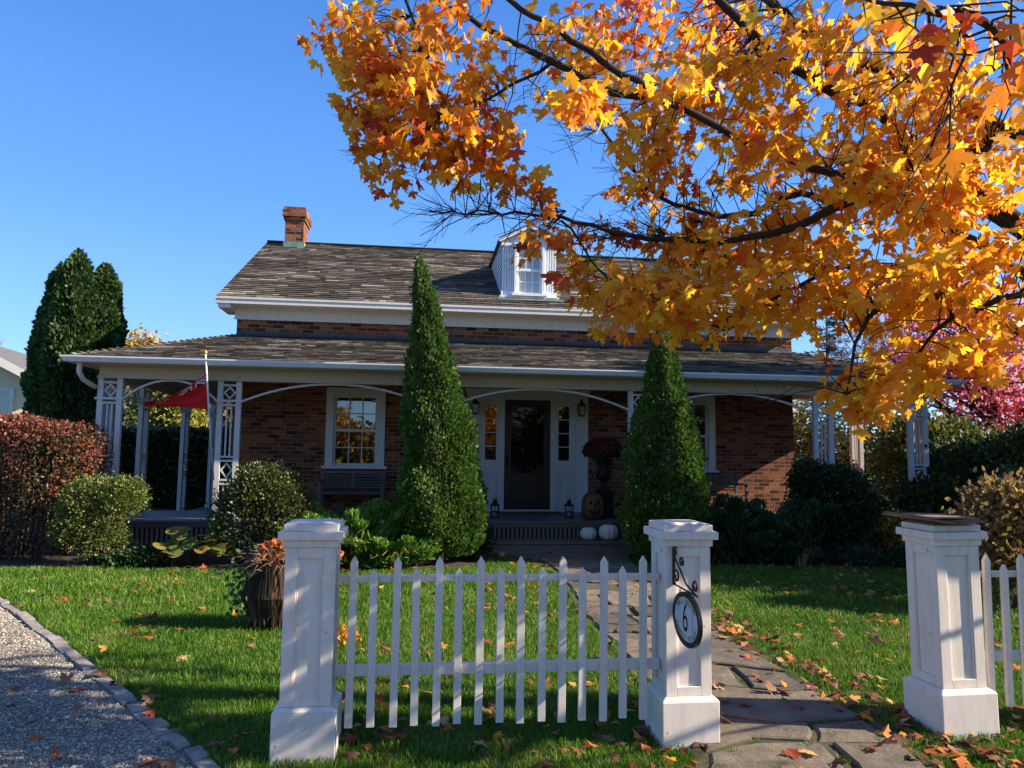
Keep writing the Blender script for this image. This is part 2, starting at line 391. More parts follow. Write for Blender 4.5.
PATH_R = [(2.35, 2.2), (2.2, 3.4), (2.17, 4.12), (2.2, 4.52), (2.14, 4.85), (2.06, 5.3), (2.01, 5.9), (1.9, 7.01), (1.84, 7.6), (1.82, 8.41), (1.84, 9.78), (1.82, 11.2), (1.9, 11.95)]
PATH_L = [(0.55, 2.2), (0.8, 3.4), (1.02, 4.0), (1.05, 4.4), (.98, 5.0), (.93, 5.6), (.90, 6.27), (.80, 6.9), (.73, 7.5), (.72, 8.6), (.68, 9.6), (.5, 11.1), (-.6, 11.9)]
def edge_x(E, y):
    for (x0, y0), (x1, y1) in zip(E, E[1:]):
        if y0 <= y <= y1: return x0 + (x1 - x0) * (y - y0) / (y1 - y0)
    return E[-1][0] if y > E[-1][1] else E[0][0]

def path():
    random.seed(21)
    m, n, l, b = newmat('flagstone')
    at = n.new('ShaderNodeAttribute'); at.attribute_name = 'rnd'
    r = ramp(n, [(0, (.085, .070, .056)), (.5, (.145, .115, .088)), (1, (.21, .165, .125))]); l.new(at.outputs['Fac'], r.inputs[0])
    t = noise(n, l, 5, 7, .7); r2 = ramp(n, [(.28, (.42, .42, .42)), (.42, (.75, .74, .72)), (.55, (1.0, 1.0, 1.0)), (.72, (1.35, 1.28, 1.2))]); l.new(t.outputs[0], r2.inputs[0])
    mx = n.new('ShaderNodeMix'); mx.data_type = 'RGBA'; mx.blend_type = 'MULTIPLY'; mx.inputs['Factor'].default_value = 1
    l.new(r.outputs[0], mx.inputs['A']); l.new(r2.outputs[0], mx.inputs['B']); l.new(mx.outputs['Result'], b.inputs['Base Color'])
    b.inputs['Roughness'].default_value = .85; t3 = noise(n, l, 9, 8, .75); bump(n, l, t3.outputs[0], b, 1.0, .035)
    soil = plain('path_soil', (.050, .048, .022), 1, .5, 12, .8)
    mb = MB(); ys = [2.2 + .25 * i for i in range(40)]; ys = [y for y in ys if y < 11.95] + [11.95]
    vs = []
    for y in ys: vs += [(edge_x(PATH_L, y) - .04, y, .018), (edge_x(PATH_R, y) + .07, y, .018)]
    mb.add(vs, [(2*i, 2*i+1, 2*i+3, 2*i+2) for i in range(len(ys)-1)])
    tag(mb.build('path_soil', soil), kind='structure')
    mb = MB(); rnd = []
    y = 2.3; prev = {}
    def clip(poly, inset):
        c = sum((Vector(p) for p in poly), Vector((0, 0))) / len(poly); out = []
        for p in poly:
            d = Vector(p) - c; out.append(c + d * max(.1, 1 - inset / max(d.length, .05)))
        return out
    rows = []
    while y < 11.85:
        h = random.uniform(.34, .62); rows.append((y, min(y + h, 11.95))); y += h
    bnd = []      # wavy row boundaries
    for (a, b_) in rows: bnd.append([random.uniform(-.11, .11) for _ in range(5)])
    bnd.append([0] * 5)
    def by(ri, t):
        k = bnd[ri]; f = t * 4; i = min(3, int(f)); base = rows[ri][0] if ri < len(rows) else 11.95
        return base + k[i] + (k[i+1] - k[i]) * (f - i) + .05 * (t - .5) * (-1 if ri % 2 else 1)
    for ri in range(len(rows)):
        w = edge_x(PATH_R, rows[ri][0]) - edge_x(PATH_L, rows[ri][0])
        n_ = 1 if random.random() < .2 else (2 if random.random() < .7 else 3)
        cuts0 = [0] + sorted(min(.85, max(.15, (i + 1) / n_ + random.uniform(-.16, .16))) for i in range(n_ - 1)) + [1]
        cuts1 = [0] + [min(.9, max(.1, c + random.uniform(-.08, .08))) for c in cuts0[1:-1]] + [1]
        for j in range(n_):
            poly = []
            for q in range(5):
                t = cuts0[j] + (cuts0[j+1] - cuts0[j]) * q / 4; yy = by(ri, t); xl, xr = edge_x(PATH_L, yy), edge_x(PATH_R, yy)
                poly.append((xl + (xr - xl) * t + random.uniform(-.02, .02), yy))
            yb = .5 * (rows[ri][0] + rows[ri][1]); t = .5 * (cuts0[j+1] + cuts1[j+1]); poly.append((edge_x(PATH_L, yb) + (edge_x(PATH_R, yb) - edge_x(PATH_L, yb)) * t + random.uniform(-.012, .012), yb))
            for q in range(4, -1, -1):
                t = cuts1[j] + (cuts1[j+1] - cuts1[j]) * q / 4; yy = by(ri + 1, t); xl, xr = edge_x(PATH_L, yy), edge_x(PATH_R, yy)
                poly.append((xl + (xr - xl) * t + random.uniform(-.02, .02), yy))
            t = .5 * (cuts0[j] + cuts1[j]); poly.append((edge_x(PATH_L, yb) + (edge_x(PATH_R, yb) - edge_x(PATH_L, yb)) * t + random.uniform(-.012, .012), yb))
            P = clip(poly, .028); k = len(P); h = random.uniform(.030, .045); tx, ty = random.uniform(-.012, .012), random.uniform(-.012, .012)
            c = sum(P, Vector((0, 0))) / k
            zt = lambda p: h + (p.x - c.x) * tx + (p.y - c.y) * ty
            P2 = [c + (p - c) * (1 - .018 / max((p - c).length, .05)) for p in P]
            vs = [(p.x, p.y, 0) for p in P] + [(p.x, p.y, zt(p) - .010) for p in P] + [(p.x, p.y, zt(p)) for p in P2]
            nf = len(mb.f)
            mb.add(vs, [(i, (i+1) % k, (i+1) % k + k, i + k) for i in range(k)] + [(i + k, (i+1) % k + k, (i+1) % k + 2*k, i + 2*k) for i in range(k)] + [tuple(range(2*k, 3*k))])
            rnd += [random.random()] * (len(mb.f) - nf)
    o = mb.build('path', m); a = o.data.attributes.new('rnd', 'FLOAT', 'FACE'); a.data.foreach_set('value', np.array(rnd, np.float32))
    tag(o, kind='structure')
path()

def garden_bed():
    m = plain('mulch', (.040, .026, .017), 1, .5, 9, 1)
    mb = MB()
    left = [(-9.5, 9.7), (-6.2, 9.95), (-4.9, 9.95), (-3.6, 9.95), (-2.6, 9.95), (-1.2, 10.15), (-.45, 10.6), (-.2, 11.9), (-.2, 30), (-14, 30), (-14, 9.7)]
    right = [(1.95, 11.3), (2.6, 10.9), (4.0, 10.9), (5.6, 10.8), (7.0, 9.8), (7.8, 8.0), (20, 7.3), (20, 30), (1.95, 30)]
    for P in (left, right): mb.add([(x, y, .010) for x, y in P], [tuple(range(len(P)))])
    tag(mb.build('garden_bed_ground', m), kind='structure')
garden_bed()

def in_lawn(x, y):
    ok = np.ones(len(x), bool)
    # left of edging
    A = np.array([(p.x, p.y) for p in drive_pts])
    xe = np.interp(-y, -A[:, 1], A[:, 0]); ok &= x > xe + .09 + .03 * np.sin(y * 9)
    ly = np.array([p[1] for p in PATH_L]); lx = np.array([p[0] for p in PATH_L]); ry = np.array([p[1] for p in PATH_R]); rx = np.array([p[0] for p in PATH_R])
    wob = .05 * np.sin(y * 7.3) + .03 * np.sin(y * 19)
    ok &= ~((x > np.interp(y, ly, lx) - .01 + wob) & (x < np.interp(y, ry, rx) + .03 + wob))
    bl = np.array([(-9.5, 9.7), (-6.2, 9.95), (-4.9, 9.95), (-3.6, 9.95), (-2.6, 9.95), (-1.2, 10.15), (-.45, 10.6), (-.2, 11.8), (.6, 11.8)])
    br = np.array([(1.8, 11.8), (1.95, 11.3), (2.6, 10.9), (4.0, 10.9), (5.6, 10.8), (7.0, 9.8), (7.8, 8.0), (9, 7.3)])
    b2 = np.concatenate([bl, br]); ok &= y < np.interp(x, b2[:, 0], b2[:, 1]) + .04 * np.sin(x * 11)
    return ok

def grass():
    m = leafmat('grass_blades', [(0, (.028, .085, .008)), (.45, (.070, .175, .010)), (.8, (.135, .25, .018)), (.95, (.25, .29, .045)), (1, (.42, .34, .15))], .4, .45, patch=.9, patch_scale=1.6)
    parts = []
    for (x0, x1, y0, y1, dens, h, w) in [(-2.6, 4.2, 3.0, 5.2, 9500, .045, .0042), (-4.6, 4.8, 5.2, 7.4, 5200, .048, .0055), (-8.0, 7.0, 7.4, 12, 2700, .050, .0080)]:
        N = int((x1 - x0) * (y1 - y0) * dens); x = RNG.uniform(x0, x1, N); y = RNG.uniform(y0, y1, N)
        jn = (np.sin(x * 23 + 2 * np.sin(y * 5)) * np.sin(y * 17 + x * 3) > .80) & (x > -.2) & (x < 2.6)
        k = (in_lawn(x, y) | jn) & (np.abs(x) < y * .72 + .15); x = x[k]; y = y[k]
        parts.append(np.stack([x, y, np.full(len(x), h), np.full(len(x), w)], 1))
    Q = np.concatenate(parts); N = len(Q)
    clump = .75 + .35 * np.sin(Q[:, 0] * 3.1 + 1.3 * np.sin(Q[:, 1] * 2.3)) * np.sin(Q[:, 1] * 2.7)
    H = Q[:, 2] * RNG.uniform(.55, 1.25, N) * (.85 + .3 * clump); W = Q[:, 3] * RNG.uniform(.7, 1.2, N)
    th = RNG.random(N) * 6.283; be = RNG.uniform(.1, .75, N) * H; ph = RNG.random(N) * 6.283
    P = np.stack([Q[:, 0], Q[:, 1], np.zeros(N)], 1); S_ = np.stack([np.cos(th), np.sin(th), np.zeros(N)], 1); Bd = np.stack([np.cos(ph), np.sin(ph), np.zeros(N)], 1)
    up = np.array([[0, 0, 1.]])
    a = P - S_ * W[:, None] * .5; b = P + S_ * W[:, None] * .5
    mid = P + up * (H * .6)[:, None] + Bd * (be * .35)[:, None]
    c = mid + S_ * W[:, None] * .4; d = mid - S_ * W[:, None] * .4; e = P + up * H[:, None] * .97 + Bd * be[:, None]
    V = np.stack([a, b, c, d, e], 1).reshape(-1, 3)
    tag(fast_mesh('lawn_grass', V, [(0, 1, 2, 3), (3, 2, 4)], 5, RNG.random(N) * .9 + .05, m), 'short green grass of the front lawn', 'grass', kind='stuff')
grass()

AUT = [(0, (.045, .024, .016)), (.25, (.16, .058, .028)), (.42, (.30, .15, .08)), (.58, (.32, .045, .020)), (.75, (.50, .14, .02)), (.9, (.58, .28, .03)), (1, (.48, .33, .18))]
M_fallen = leafmat('fallen_maple_leaves', AUT, .25, .7)
def fallen():
    N = 7000
    x = RNG.uniform(-5.5, 6.5, N); y = 3.3 + RNG.random(N) * 8.2
    dens = np.where(x > .3, .9, .42) * np.where(y < 5.5, 1, .5) * (.55 + .55 * np.sin(x * 2.1 + y) * np.sin(y * 1.7 - x))
    lawn = in_lawn(x, y); dens = np.where(lawn, dens, dens * .5); dens = np.where((x < 0) & ~lawn & (y < 8), dens * .8, dens)
    k = RNG.random(N) < dens * .95
    x, y, lawn = x[k], y[k], lawn[k]
    # drift along the right edge of the path and round the post feet
    n2 = 210; yy = RNG.uniform(3.6, 7.8, n2); xr = np.interp(yy, [p[1] for p in PATH_R], [p[0] for p in PATH_R]) + RNG.normal(.10, .17, n2)
    n3 = 70; x3 = RNG.normal(2.75, .35, n3); y3 = RNG.normal(4.15, .16, n3)
    n5 = 60; x5 = RNG.uniform(-.9, 1.1, n5); y5 = RNG.normal(4.25, .30, n5)
    n4 = 90; x4 = RNG.uniform(-3.5, 2.2, n4); y4 = HY - .75 + .12 * x4 + RNG.normal(0, .2, n4)
    x = np.concatenate([x, xr, x3, x5, x4]); y = np.concatenate([y, yy, y3, y5, y4]); lawn = np.concatenate([lawn, in_lawn(x[len(lawn):], y[len(lawn):])])
    z = np.where(lawn, RNG.uniform(.028, .055, len(x)), RNG.uniform(.03, .06, len(x)))
    on_drive = x < np.interp(-y, [-p.y for p in drive_pts], [p.x for p in drive_pts]); z = np.where(on_drive, .02, z)
    N = len(x); P = np.stack([x, y, z], 1)
    th = RNG.random(N) * 6.283; T = np.stack([np.cos(th), np.sin(th), RNG.normal(0, .28, N)], 1); Nn = np.stack([RNG.normal(0, .35, N), RNG.normal(0, .35, N), np.ones(N)], 1)
    leaves('fallen_leaves', P, T, Nn, RNG.uniform(.035, .10, N), MAPLE_V, MAPLE_F, RNG.beta(1.3, 1.3, N), M_fallen, curl=.45)
    tag(bpy.data.objects['fallen_leaves'], 'scattered orange, red and brown maple leaves lying on lawn and path', 'fallen leaves', kind='stuff')
fallen()

# ------------------------------------------------------------------ house
house = empty('brick_house', (HX, HY, 0), YAW, 'long red brick farmhouse with shake roof, dormer and white trellised porch', 'house')
D = 1.77; W = 5.36; FZ = .50
EV, EZ, RV, RZ, EO = 1.37, 4.30, 5.47, 6.44, .28

def wall_holes(mb, u0, u1, z0, z1, v0, v1, holes):
    us = sorted({u0, u1, *[h[0] for h in holes], *[h[1] for h in holes]}); zs = sorted({z0, z1, *[h[2] for h in holes], *[h[3] for h in holes]})
    # merge solid columns into boxes per cell, facing front (v0)
    for a, b in zip(us, us[1:]):
        run = None
        for c, d in zip(zs, zs[1:]):
            solid = not any(h[0] <= a and b <= h[1] and h[2] <= c and d <= h[3] for h in holes)
            if solid:
                mb.add([(a, v0, c), (b, v0, c), (b, v0, d), (a, v0, d)], [(0, 1, 2, 3)])
    for h in holes:
        a, b, c, d = h
        mb.add([(a, v0, c), (b, v0, c), (b, v0, d), (a, v0, d), (a, v1, c), (b, v1, c), (b, v1, d), (a, v1, d)], [(0, 4, 5, 1), (1, 5, 6, 2), (2, 6, 7, 3), (3, 7, 4, 0)])
WINS = [(-3.17, 1.07, 1.27, 2.75), (3.20, 1.07, 1.27, 2.75)]
def walls():
    mb = MB()
    holes = [(c - w/2 + .02, c + w/2 - .02, a + .02, b - .02) for c, w, a, b in WINS] + [(-1.12, 1.18, FZ + .02, 2.76)]
    wall_holes(mb, -W, W, .0, 4.30, D, D + .16, holes)
    V1 = 2 * RV - D
    for s in (-1, 1):   # gable end walls
        poly = [(s*W, D, 0), (s*W, V1, 0), (s*W, V1, 4.36), (s*W, RV, RZ - .10), (s*W, D, 4.36)]
        mb.add(poly, [(0, 1, 2, 3, 4)] if s > 0 else [(4, 3, 2, 1, 0)])
    mb.add([(-W, V1, 0), (W, V1, 0), (W, V1, 4.36), (-W, V1, 4.36)], [(3, 2, 1, 0)])
    mb.build('wall', M_brick, house)
    # stone foundation strip under porch, dark room behind openings
walls()

def shake_roof(name, rows_fn, parent):
    """rows_fn yields (ua, ub, origin, slope_dir, course_len, nrm) per course; builds separate shakes"""
    V = []; rn = []
    for (p0, p1, sd, ln, nr) in rows_fn:
        p0 = np.array(p0); p1 = np.array(p1); sd = np.array(sd); nr = np.array(nr); L = np.linalg.norm(p1 - p0)
        if L < .03: continue
        d = (p1 - p0) / L; u = 0; run = random.random()
        while u < L:
            w = random.uniform(.09, .22); w = min(w, L - u)
            lift = random.uniform(.016, .024); ex = random.uniform(-.009, .007)
            a = p0 + d * (u + .003) - sd * ex; b = p0 + d * (u + w - .003) - sd * ex
            tk = nr * lift; e = sd * (ln + .03 + ex)
            V += [a, b, b + tk, a + tk + nr * random.uniform(-.002, .002), a + e, b + e]
            rn.append(min(1, max(0, run + random.uniform(-.12, .12)))); u += w
            if random.random() < .38: run = random.random() ** 1.2
    return fast_mesh(name, np.array(V), [(0, 1, 2, 3), (3, 2, 5, 4), (0, 3, 4), (1, 5, 2)], 6, np.array(rn), M_shake, parent)

def main_roof():
    random.seed(5)
    sl = Vector((0, RV - EV, RZ - EZ)); L = sl.length; sd = sl / L; nr = Vector((0, -sd.z, sd.y))
    rows = []; k = int(L / .125)
    for i in range(k):
        o = sd * (L * i / k); ua, ub = -W - EO, W + EO
        rows.append(((ua, EV + o.y, EZ + o.z), (ub, EV + o.y, EZ + o.z), tuple(sd), L / k, tuple(nr)))
    shake_roof('roof', rows, house)
    # roof deck below the shakes, back slope and ridge
    mb = MB(); t = .05
    u0, u1 = -W - EO + .02, W + EO - .02
    prof = [(EV + .02, EZ - .012), (RV, RZ - .012), (2*RV - EV, EZ - .012), (2*RV - EV, EZ - .07), (RV, RZ - .075), (EV + .02, EZ - .07)]
    n = 6; vs = [(u0, y, z) for y, z in prof] + [(u1, y, z) for y, z in prof]
    mb.add(vs, [(0,1,2,3,4,5)] + [tuple(range(11, 5, -1))] + [(i, i+6, (i+1) % 6 + 6, (i+1) % 6) for i in range(6)])
    mb.build('roof_deck', M_lead, house)
    mb = MB(); mb.bar((u0 - .02, RV, RZ + .015), (u1 + .02, RV, RZ + .015), .16, .035); mb.build('ridge_cap', M_dark, house, bevel=.01)
    # eaves : fascia, soffit, frieze, rakes
    mb = MB()
    mb.box(-W - EO, W + EO, EV - .035, EV, EZ - .125, EZ - .008)            # fascia
    mb.box(-W - EO, W + EO, EV - .050, EV - .036, EZ - .045, EZ - .006)       # drip mould
    mb.box(-W - EO + .0, W + EO, EV + .002, D - .05, EZ - .122, EZ - .095)         # soffit
    mb.box(-W - .03, W + .03, D - .048, D - .002, 3.97, EZ - .098)               # frieze
    mb.box(-W - .05, W + .05, D - .085, D - .050, EZ - .155, EZ - .123)
    mb.box(-W - .04, W + .04, D - .062, D - .049, 3.955, 3.985)
    V1 = 2 * RV - EV
    for s in (-1, 1):
        a, b = sorted((s * (W + EO), s * (W + EO - .035)))
        for (y0, z0, y1, z1) in ((EV, EZ, RV, RZ), (V1, EZ, RV, RZ)):
            mb.add([(a, y0, z0-.13), (b, y0, z0-.13), (b, y0, z0-.012), (a, y0, z0-.012), (a, y1, z1-.13), (b, y1, z1-.13), (b, y1, z1-.012), (a, y1, z1-.012)], [(0,1,2,3),(4,7,6,5),(0,4,5,1),(1,5,6,2),(2,6,7,3),(3,7,4,0)])
            c, d = sorted((s * W, s * (W + EO - .036)))
            mb.add([(c, y0, z0-.12), (d, y0, z0-.12), (d, y1, z1-.12), (c, y1, z1-.12), (c, y0, z0-.10), (d, y0, z0-.10), (d, y1, z1-.10), (c, y1, z1-.10)], [(0,1,2,3),(7,6,5,4),(0,4,5,1),(1,5,6,2),(2,6,7,3),(3,7,4,0)])
        # boxed return at the corner
        c, d = sorted((s * (W + .031), s * (W + EO - .04)))
        mb.box(c, d, EV + .002, D + .35, EZ - .20, EZ - .124)
        c, d = sorted((s * (W + .002), s * (W + .03)))
        mb.box(c, d, D, 2*RV - D, 3.97, EZ - .126)
    mb.build('eaves', M_white, house)
main_roof()

PG, PV = 7.17, -.48       # porch eave half length, eave v
PZ0, PZ1 = 2.955, 3.66
def porch_roof():
    random.seed(9)
    mb0 = MB()
    sl = Vector((0, D - PV, PZ1 - PZ0)); L = sl.length; sd = sl / L; nr = Vector((0, -sd.z, sd.y)); k = 19
    rows = []
    for i in range(k):
        f = i / k; v = PV + (D - PV) * f; z = PZ0 + (PZ1 - PZ0) * f; g = PG - f * (PG - W)
        rows.append(((-g, v, z), (g, v, z), tuple(sd), L / k, tuple(nr)))
    VBS = {-1: 7.2, 1: 2.5}; VB = 7.2
    for s in (-1, 1):
        VB = VBS[s]
        run = PG - W; ss = Vector((-s * run, 0, PZ1 - PZ0)); Ls = ss.length; d2 = ss / Ls; n2 = Vector((s * d2.z, 0, abs(d2.x)))
        for i in range(k):
            f = i / k; u = s * (PG - run * f); z = PZ0 + (PZ1 - PZ0) * f; v0 = PV + (D - PV) * f
            a, b = (u, v0, z), (u, VB, z)
            if s < 0: a, b = b, a
            rows.append((a, b, tuple(d2), Ls / k, tuple(n2)))
    shake_roof('porch_roof', rows, house)
    # hip caps
    for s in (-1, 1):
        V = []; rn = []
        a = Vector((s * PG, PV, PZ0)); b = Vector((s * W, D, PZ1)); n_ = 26; d = (b - a) / n_; side = Vector((d.y, -d.x, 0)).normalized()
        for i in range(n_):
            p = a + d * i; up = Vector((0, 0, .045)); e = p + d * 1.25 + Vector((0, 0, .012)); r = random.uniform(.3, 1)
            w1 = side * .08; dn = Vector((0, 0, -.02))
            V += [p - w1 + dn + up*.6, p + up, p + w1 + dn + up*.6, e - w1 + dn, e, e + w1 + dn, p - w1 + dn, p + w1 + dn]
            rn.append(r)
        fast_mesh('hip_cap', np.array([tuple(v) for v in V]), [(0, 1, 4, 3), (1, 2, 5, 4), (6, 7, 2, 1, 0)], 8, np.array(rn), M_shake, house)
    mb = MB(); g = PG - .02; e = .014
    mb.add([(-g, PV + .02, PZ0 - e), (g, PV + .02, PZ0 - e), (W, D, PZ1 - e), (-W, D, PZ1 - e), (-g, 7.2, PZ0 - e), (-W, 7.2, PZ1 - e), (g, 2.5, PZ0 - e), (W, 2.5, PZ1 - e)], [(0,1,2,3), (0,3,5,4), (1,6,7,2)])
    mb.build('porch_roof_deck', M_lead, house)
    mb = MB()
    mb.add([(-W, D - .006, PZ1 - .02), (W, D - .006, PZ1 - .02), (W, D - .006, PZ1 + .085), (-W, D - .006, PZ1 + .085), (-W-.05, D - .16, PZ1 - .035), (W+.05, D - .16, PZ1 - .035)], [(0,1,2,3)])
    mb.add([(-W, D - .007, PZ1 + .03), (W, D - .007, PZ1 + .03), (W + .05, D - .17, PZ1 - .025), (-W - .05, D - .17, PZ1 - .025)], [(3, 2, 1, 0)])
    mb.build('wall_flashing', M_lead, house)
    # gutter : ogee section swept along the front and sides
    prof = [(-.115, .0), (-.115, -.02), (-.10, -.045), (-.075, -.085), (-.02, -.095), (0, -.095), (0, 0), (-.012, 0), (-.014, -.08), (-.07, -.072), (-.10, -.02), (-.10, 0)]
    mb = MB(); path_ = [(-PG, 7.2), (-PG, PV), (PG, PV), (PG, 2.5)]
    sx = [(-1, 0), (-1, -1), (1, -1), (1, 0)]
    vs = []
    for (pu, pv), (ax, ay) in zip(path_, sx):
        for o, z in prof: vs.append((pu + ax * (-o - .0), pv + ay * (-o), 2.945 + z))
    n = len(prof); mb.add(vs, [(i*n+j, (i+1)*n+j, (i+1)*n+(j+1) % n, i*n+(j+1) % n) for i in range(3) for j in range(n)] + [tuple(range(n)), tuple(range(4*n-1, 3*n-1, -1))])
    mb.build('gutter', plain('gutter_enamel', (.60, .63, .68), .35, .05, 3, 0), house)
    # beam, soffit and ceiling
    mb = MB(); bu = 6.93
    mb.box(-bu, bu, -.07, .07, 2.665, 2.845)
    mb.box(-bu - .02, bu + .02, -.09, -.071, 2.665, 2.70)
    for s in (-1, 1):
        a, b = sorted((s * (bu), s * (bu - .14))); mb.box(a, b, .071, 7.0 if s < 0 else 2.4, 2.665, 2.845)
    mb.build('porch_beam', M_cream, house)
    mb = MB()
    mb.add([(-PG, PV, 2.865), (PG, PV, 2.865), (bu, -.068, 2.84), (-bu, -.068, 2.84), (-PG, 7.2, 2.865), (-bu - .002, 7.2, 2.84), (PG, 2.5, 2.865), (bu + .002, 2.5, 2.84)], [(0,3,2,1), (0,4,5,3), (1,2,7,6)])
    mb.build('soffit', M_cream, house)
    mb = MB()
    mb.box(-bu + .145, bu - .145, .072, D - .003, 2.80, 2.83)
    for s in (-1, 1):
        a, b = sorted((s * (W + .004), s * (bu - .146))); mb.box(a, b, D, 7.1 if s < 0 else 2.45, 2.80, 2.83)
    mb.build('porch_ceiling', M_cream, house)
porch_roof()

def porch_floor():
    mb = MB(); u = 6.98; n = 0
    x = -u
    while x < u - .01:
        w = min(.14, u - x); mb.box(x + .0015, x + w - .0015, -.14, D - .01, FZ - .035, FZ); x += w
    for s in (1,):
        y = D
        a, b = sorted((s * (W + .01), s * u))
        while y < (7.0 if s < 0 else 2.3): mb.box(a, b, y + .0015, y + .1385, FZ - .035, FZ); y += .14
    mb.build('porch_floor', M_deck, house)
    mb = MB(); mb.box(-6.98, -W - .02, D + .01, 7.0, .0, .24); mb.build('side_terrace', M_deck, house)
    mb = MB()
    mb.box(-6.95, 6.95, -.11, -.07, .40, FZ - .037)
    x = -6.9
    while x < 6.9:
        mb.box(x, x + .045, -.095, -.075, .02, .40); x += .072
    mb.box(-6.95, 6.95, -.11, -.072, .0, .05)
    for s in (-1, 1):
        a, b = sorted((s * 6.95, s * 6.9)); mb.box(a, b, -.07, 1.7 if s < 0 else 2.3, .02, FZ - .037)
    mb.build('porch_skirt', M_lattice, house)
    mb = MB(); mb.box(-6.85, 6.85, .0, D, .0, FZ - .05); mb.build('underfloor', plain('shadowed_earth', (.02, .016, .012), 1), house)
    mb = MB()
    mb.box(-1.75, 1.85, -.62, -.115, .19, .225); mb.box(-1.72, 1.82, -.59, -.56, .0, .189); mb.box(-1.72, 1.82, -.56, -.13, .0, .18)
    mb.build('step', M_lattice, house, bevel=.006)
    mb = MB(); mb.box(-.62, .62, D - .55, D - .15, FZ + .002, FZ + .018); mb.build('door_mat', plain('worn_red_mat', (.13, .045, .03), .95, .4, 30, .5), house)
porch_floor()

def trellis(mb, p, d, w=.36, z0=FZ, t=.075, zt=2.664):
    """flat openwork post standing at p, running along unit dir d (2D)"""
    def bx(a0, a1, zb, zt_, th=t):
        h = th / 2; nx, ny = -d[1], d[0]; vs = []
        for z in (zb, zt_):
            for a, s in ((a0, -1), (a1, -1), (a1, 1), (a0, 1)): vs.append((p[0] + d[0]*a + nx*s*h, p[1] + d[1]*a + ny*s*h, z))
        mb.add(vs, [(0,3,2,1),(4,5,6,7),(0,1,5,4),(1,2,6,5),(2,3,7,6),(3,0,4,7)])
    W2 = w / 2; st = .082
    bx(-W2, -W2 + st, z0, zt); bx(W2 - st, W2, z0, zt)
    def cross(z, h=.03, e=0): bx(-W2 + st - .001 if not e else -W2 - e, W2 - st + .001 if not e else W2 + e, z, z + h, t - .008 if not e else t + .05)
    cross(2.585); cross(2.335, .035, .03); cross(2.27)
    cross(1.46); cross(1.40); cross(1.10); cross(1.04); cross(z0 + .10)
    si = (w - 2 * st) / 2
    for a in (-.034, .034):
        bx(a - .011, a + .011, 1.49, 2.27, .03); bx(a - .011, a + .011, z0 + .13, 1.04, .03)
    for zc, hh in ((2.48, .105), (1.265, .125)):
        def P(a, z, s): return (p[0] + d[0]*a - d[1]*s*.014, p[1] + d[1]*a + d[0]*s*.014, z)
        k = min(si - .002, hh)
        ring = [(-k, 0), (0, hh), (k, 0), (0, -hh)]; inn = [(-k + .032, 0), (0, hh - .034), (k - .032, 0), (0, -hh + .034)]
        vs = [P(a, zc + z, -1) for a, z in ring] + [P(a, zc + z, -1) for a, z in inn] + [P(a, zc + z, 1) for a, z in ring] + [P(a, zc + z, 1) for a, z in inn]
        fs = []
        for i in range(4):
            j = (i + 1) % 4; fs += [(i, j, j+4, i+4), (i+8, i+12, j+12, j+8), (i, i+8, j+8, j), (i+4, j+4, j+12, i+12)]
        mb.add(vs, fs)
    bx(-W2 - .02, W2 + .02, z0, z0 + .06, t + .03)

POSTS = [-6.77, -4.99, -1.70, 1.66, 4.97, 6.75]
SIDEV = {-1: [1.75, 4.15, 6.3], 1: [2.05]}
def posts():
    for i, u in enumerate(POSTS):
        mb = MB(); trellis(mb, (u, 0), (1, 0))
        if i in (0, 5):
            s = -1 if i == 0 else 1; trellis(mb, (u + s * .135, .255), (0, 1), w=.36)
        mb.build('porch_post', M_trim, house)
    for s in (-1, 1):
        for v in SIDEV[s]:
            mb = MB(); trellis(mb, (s * 6.87, v), (0, 1), z0=FZ if v < 2.4 else .24)
            mb.build('porch_post', M_trim, house)
    def arch(a, b, rise=.31, zb=2.345):
        mb = MB(); a = Vector(a); b = Vector(b); n = 20; pts = []
        for i in range(n + 1):
            t = i / n; x = 2 * t - 1; z = zb + rise * (1 - abs(x) ** 2.1)
            p = a.lerp(b, t); p.z = z; pts.append(p)
        for i in range(n): mb.bar(pts[i], pts[i+1] + (pts[i+1] - pts[i]) * .02, .045, .032)
        mb.build('arch_brace', M_trim, house)
    for u0, u1 in zip(POSTS, POSTS[1:]): arch((u0 + .18, 0, 0), (u1 - .18, 0, 0))
    for s in (-1, 1):
        vs = [.0] + SIDEV[s]
        for a, b in zip(vs, vs[1:]): arch((s * 6.87, a + .2 + (.2 if a == 0 else 0), 0), (s * 6.87, b - .18, 0))
posts()

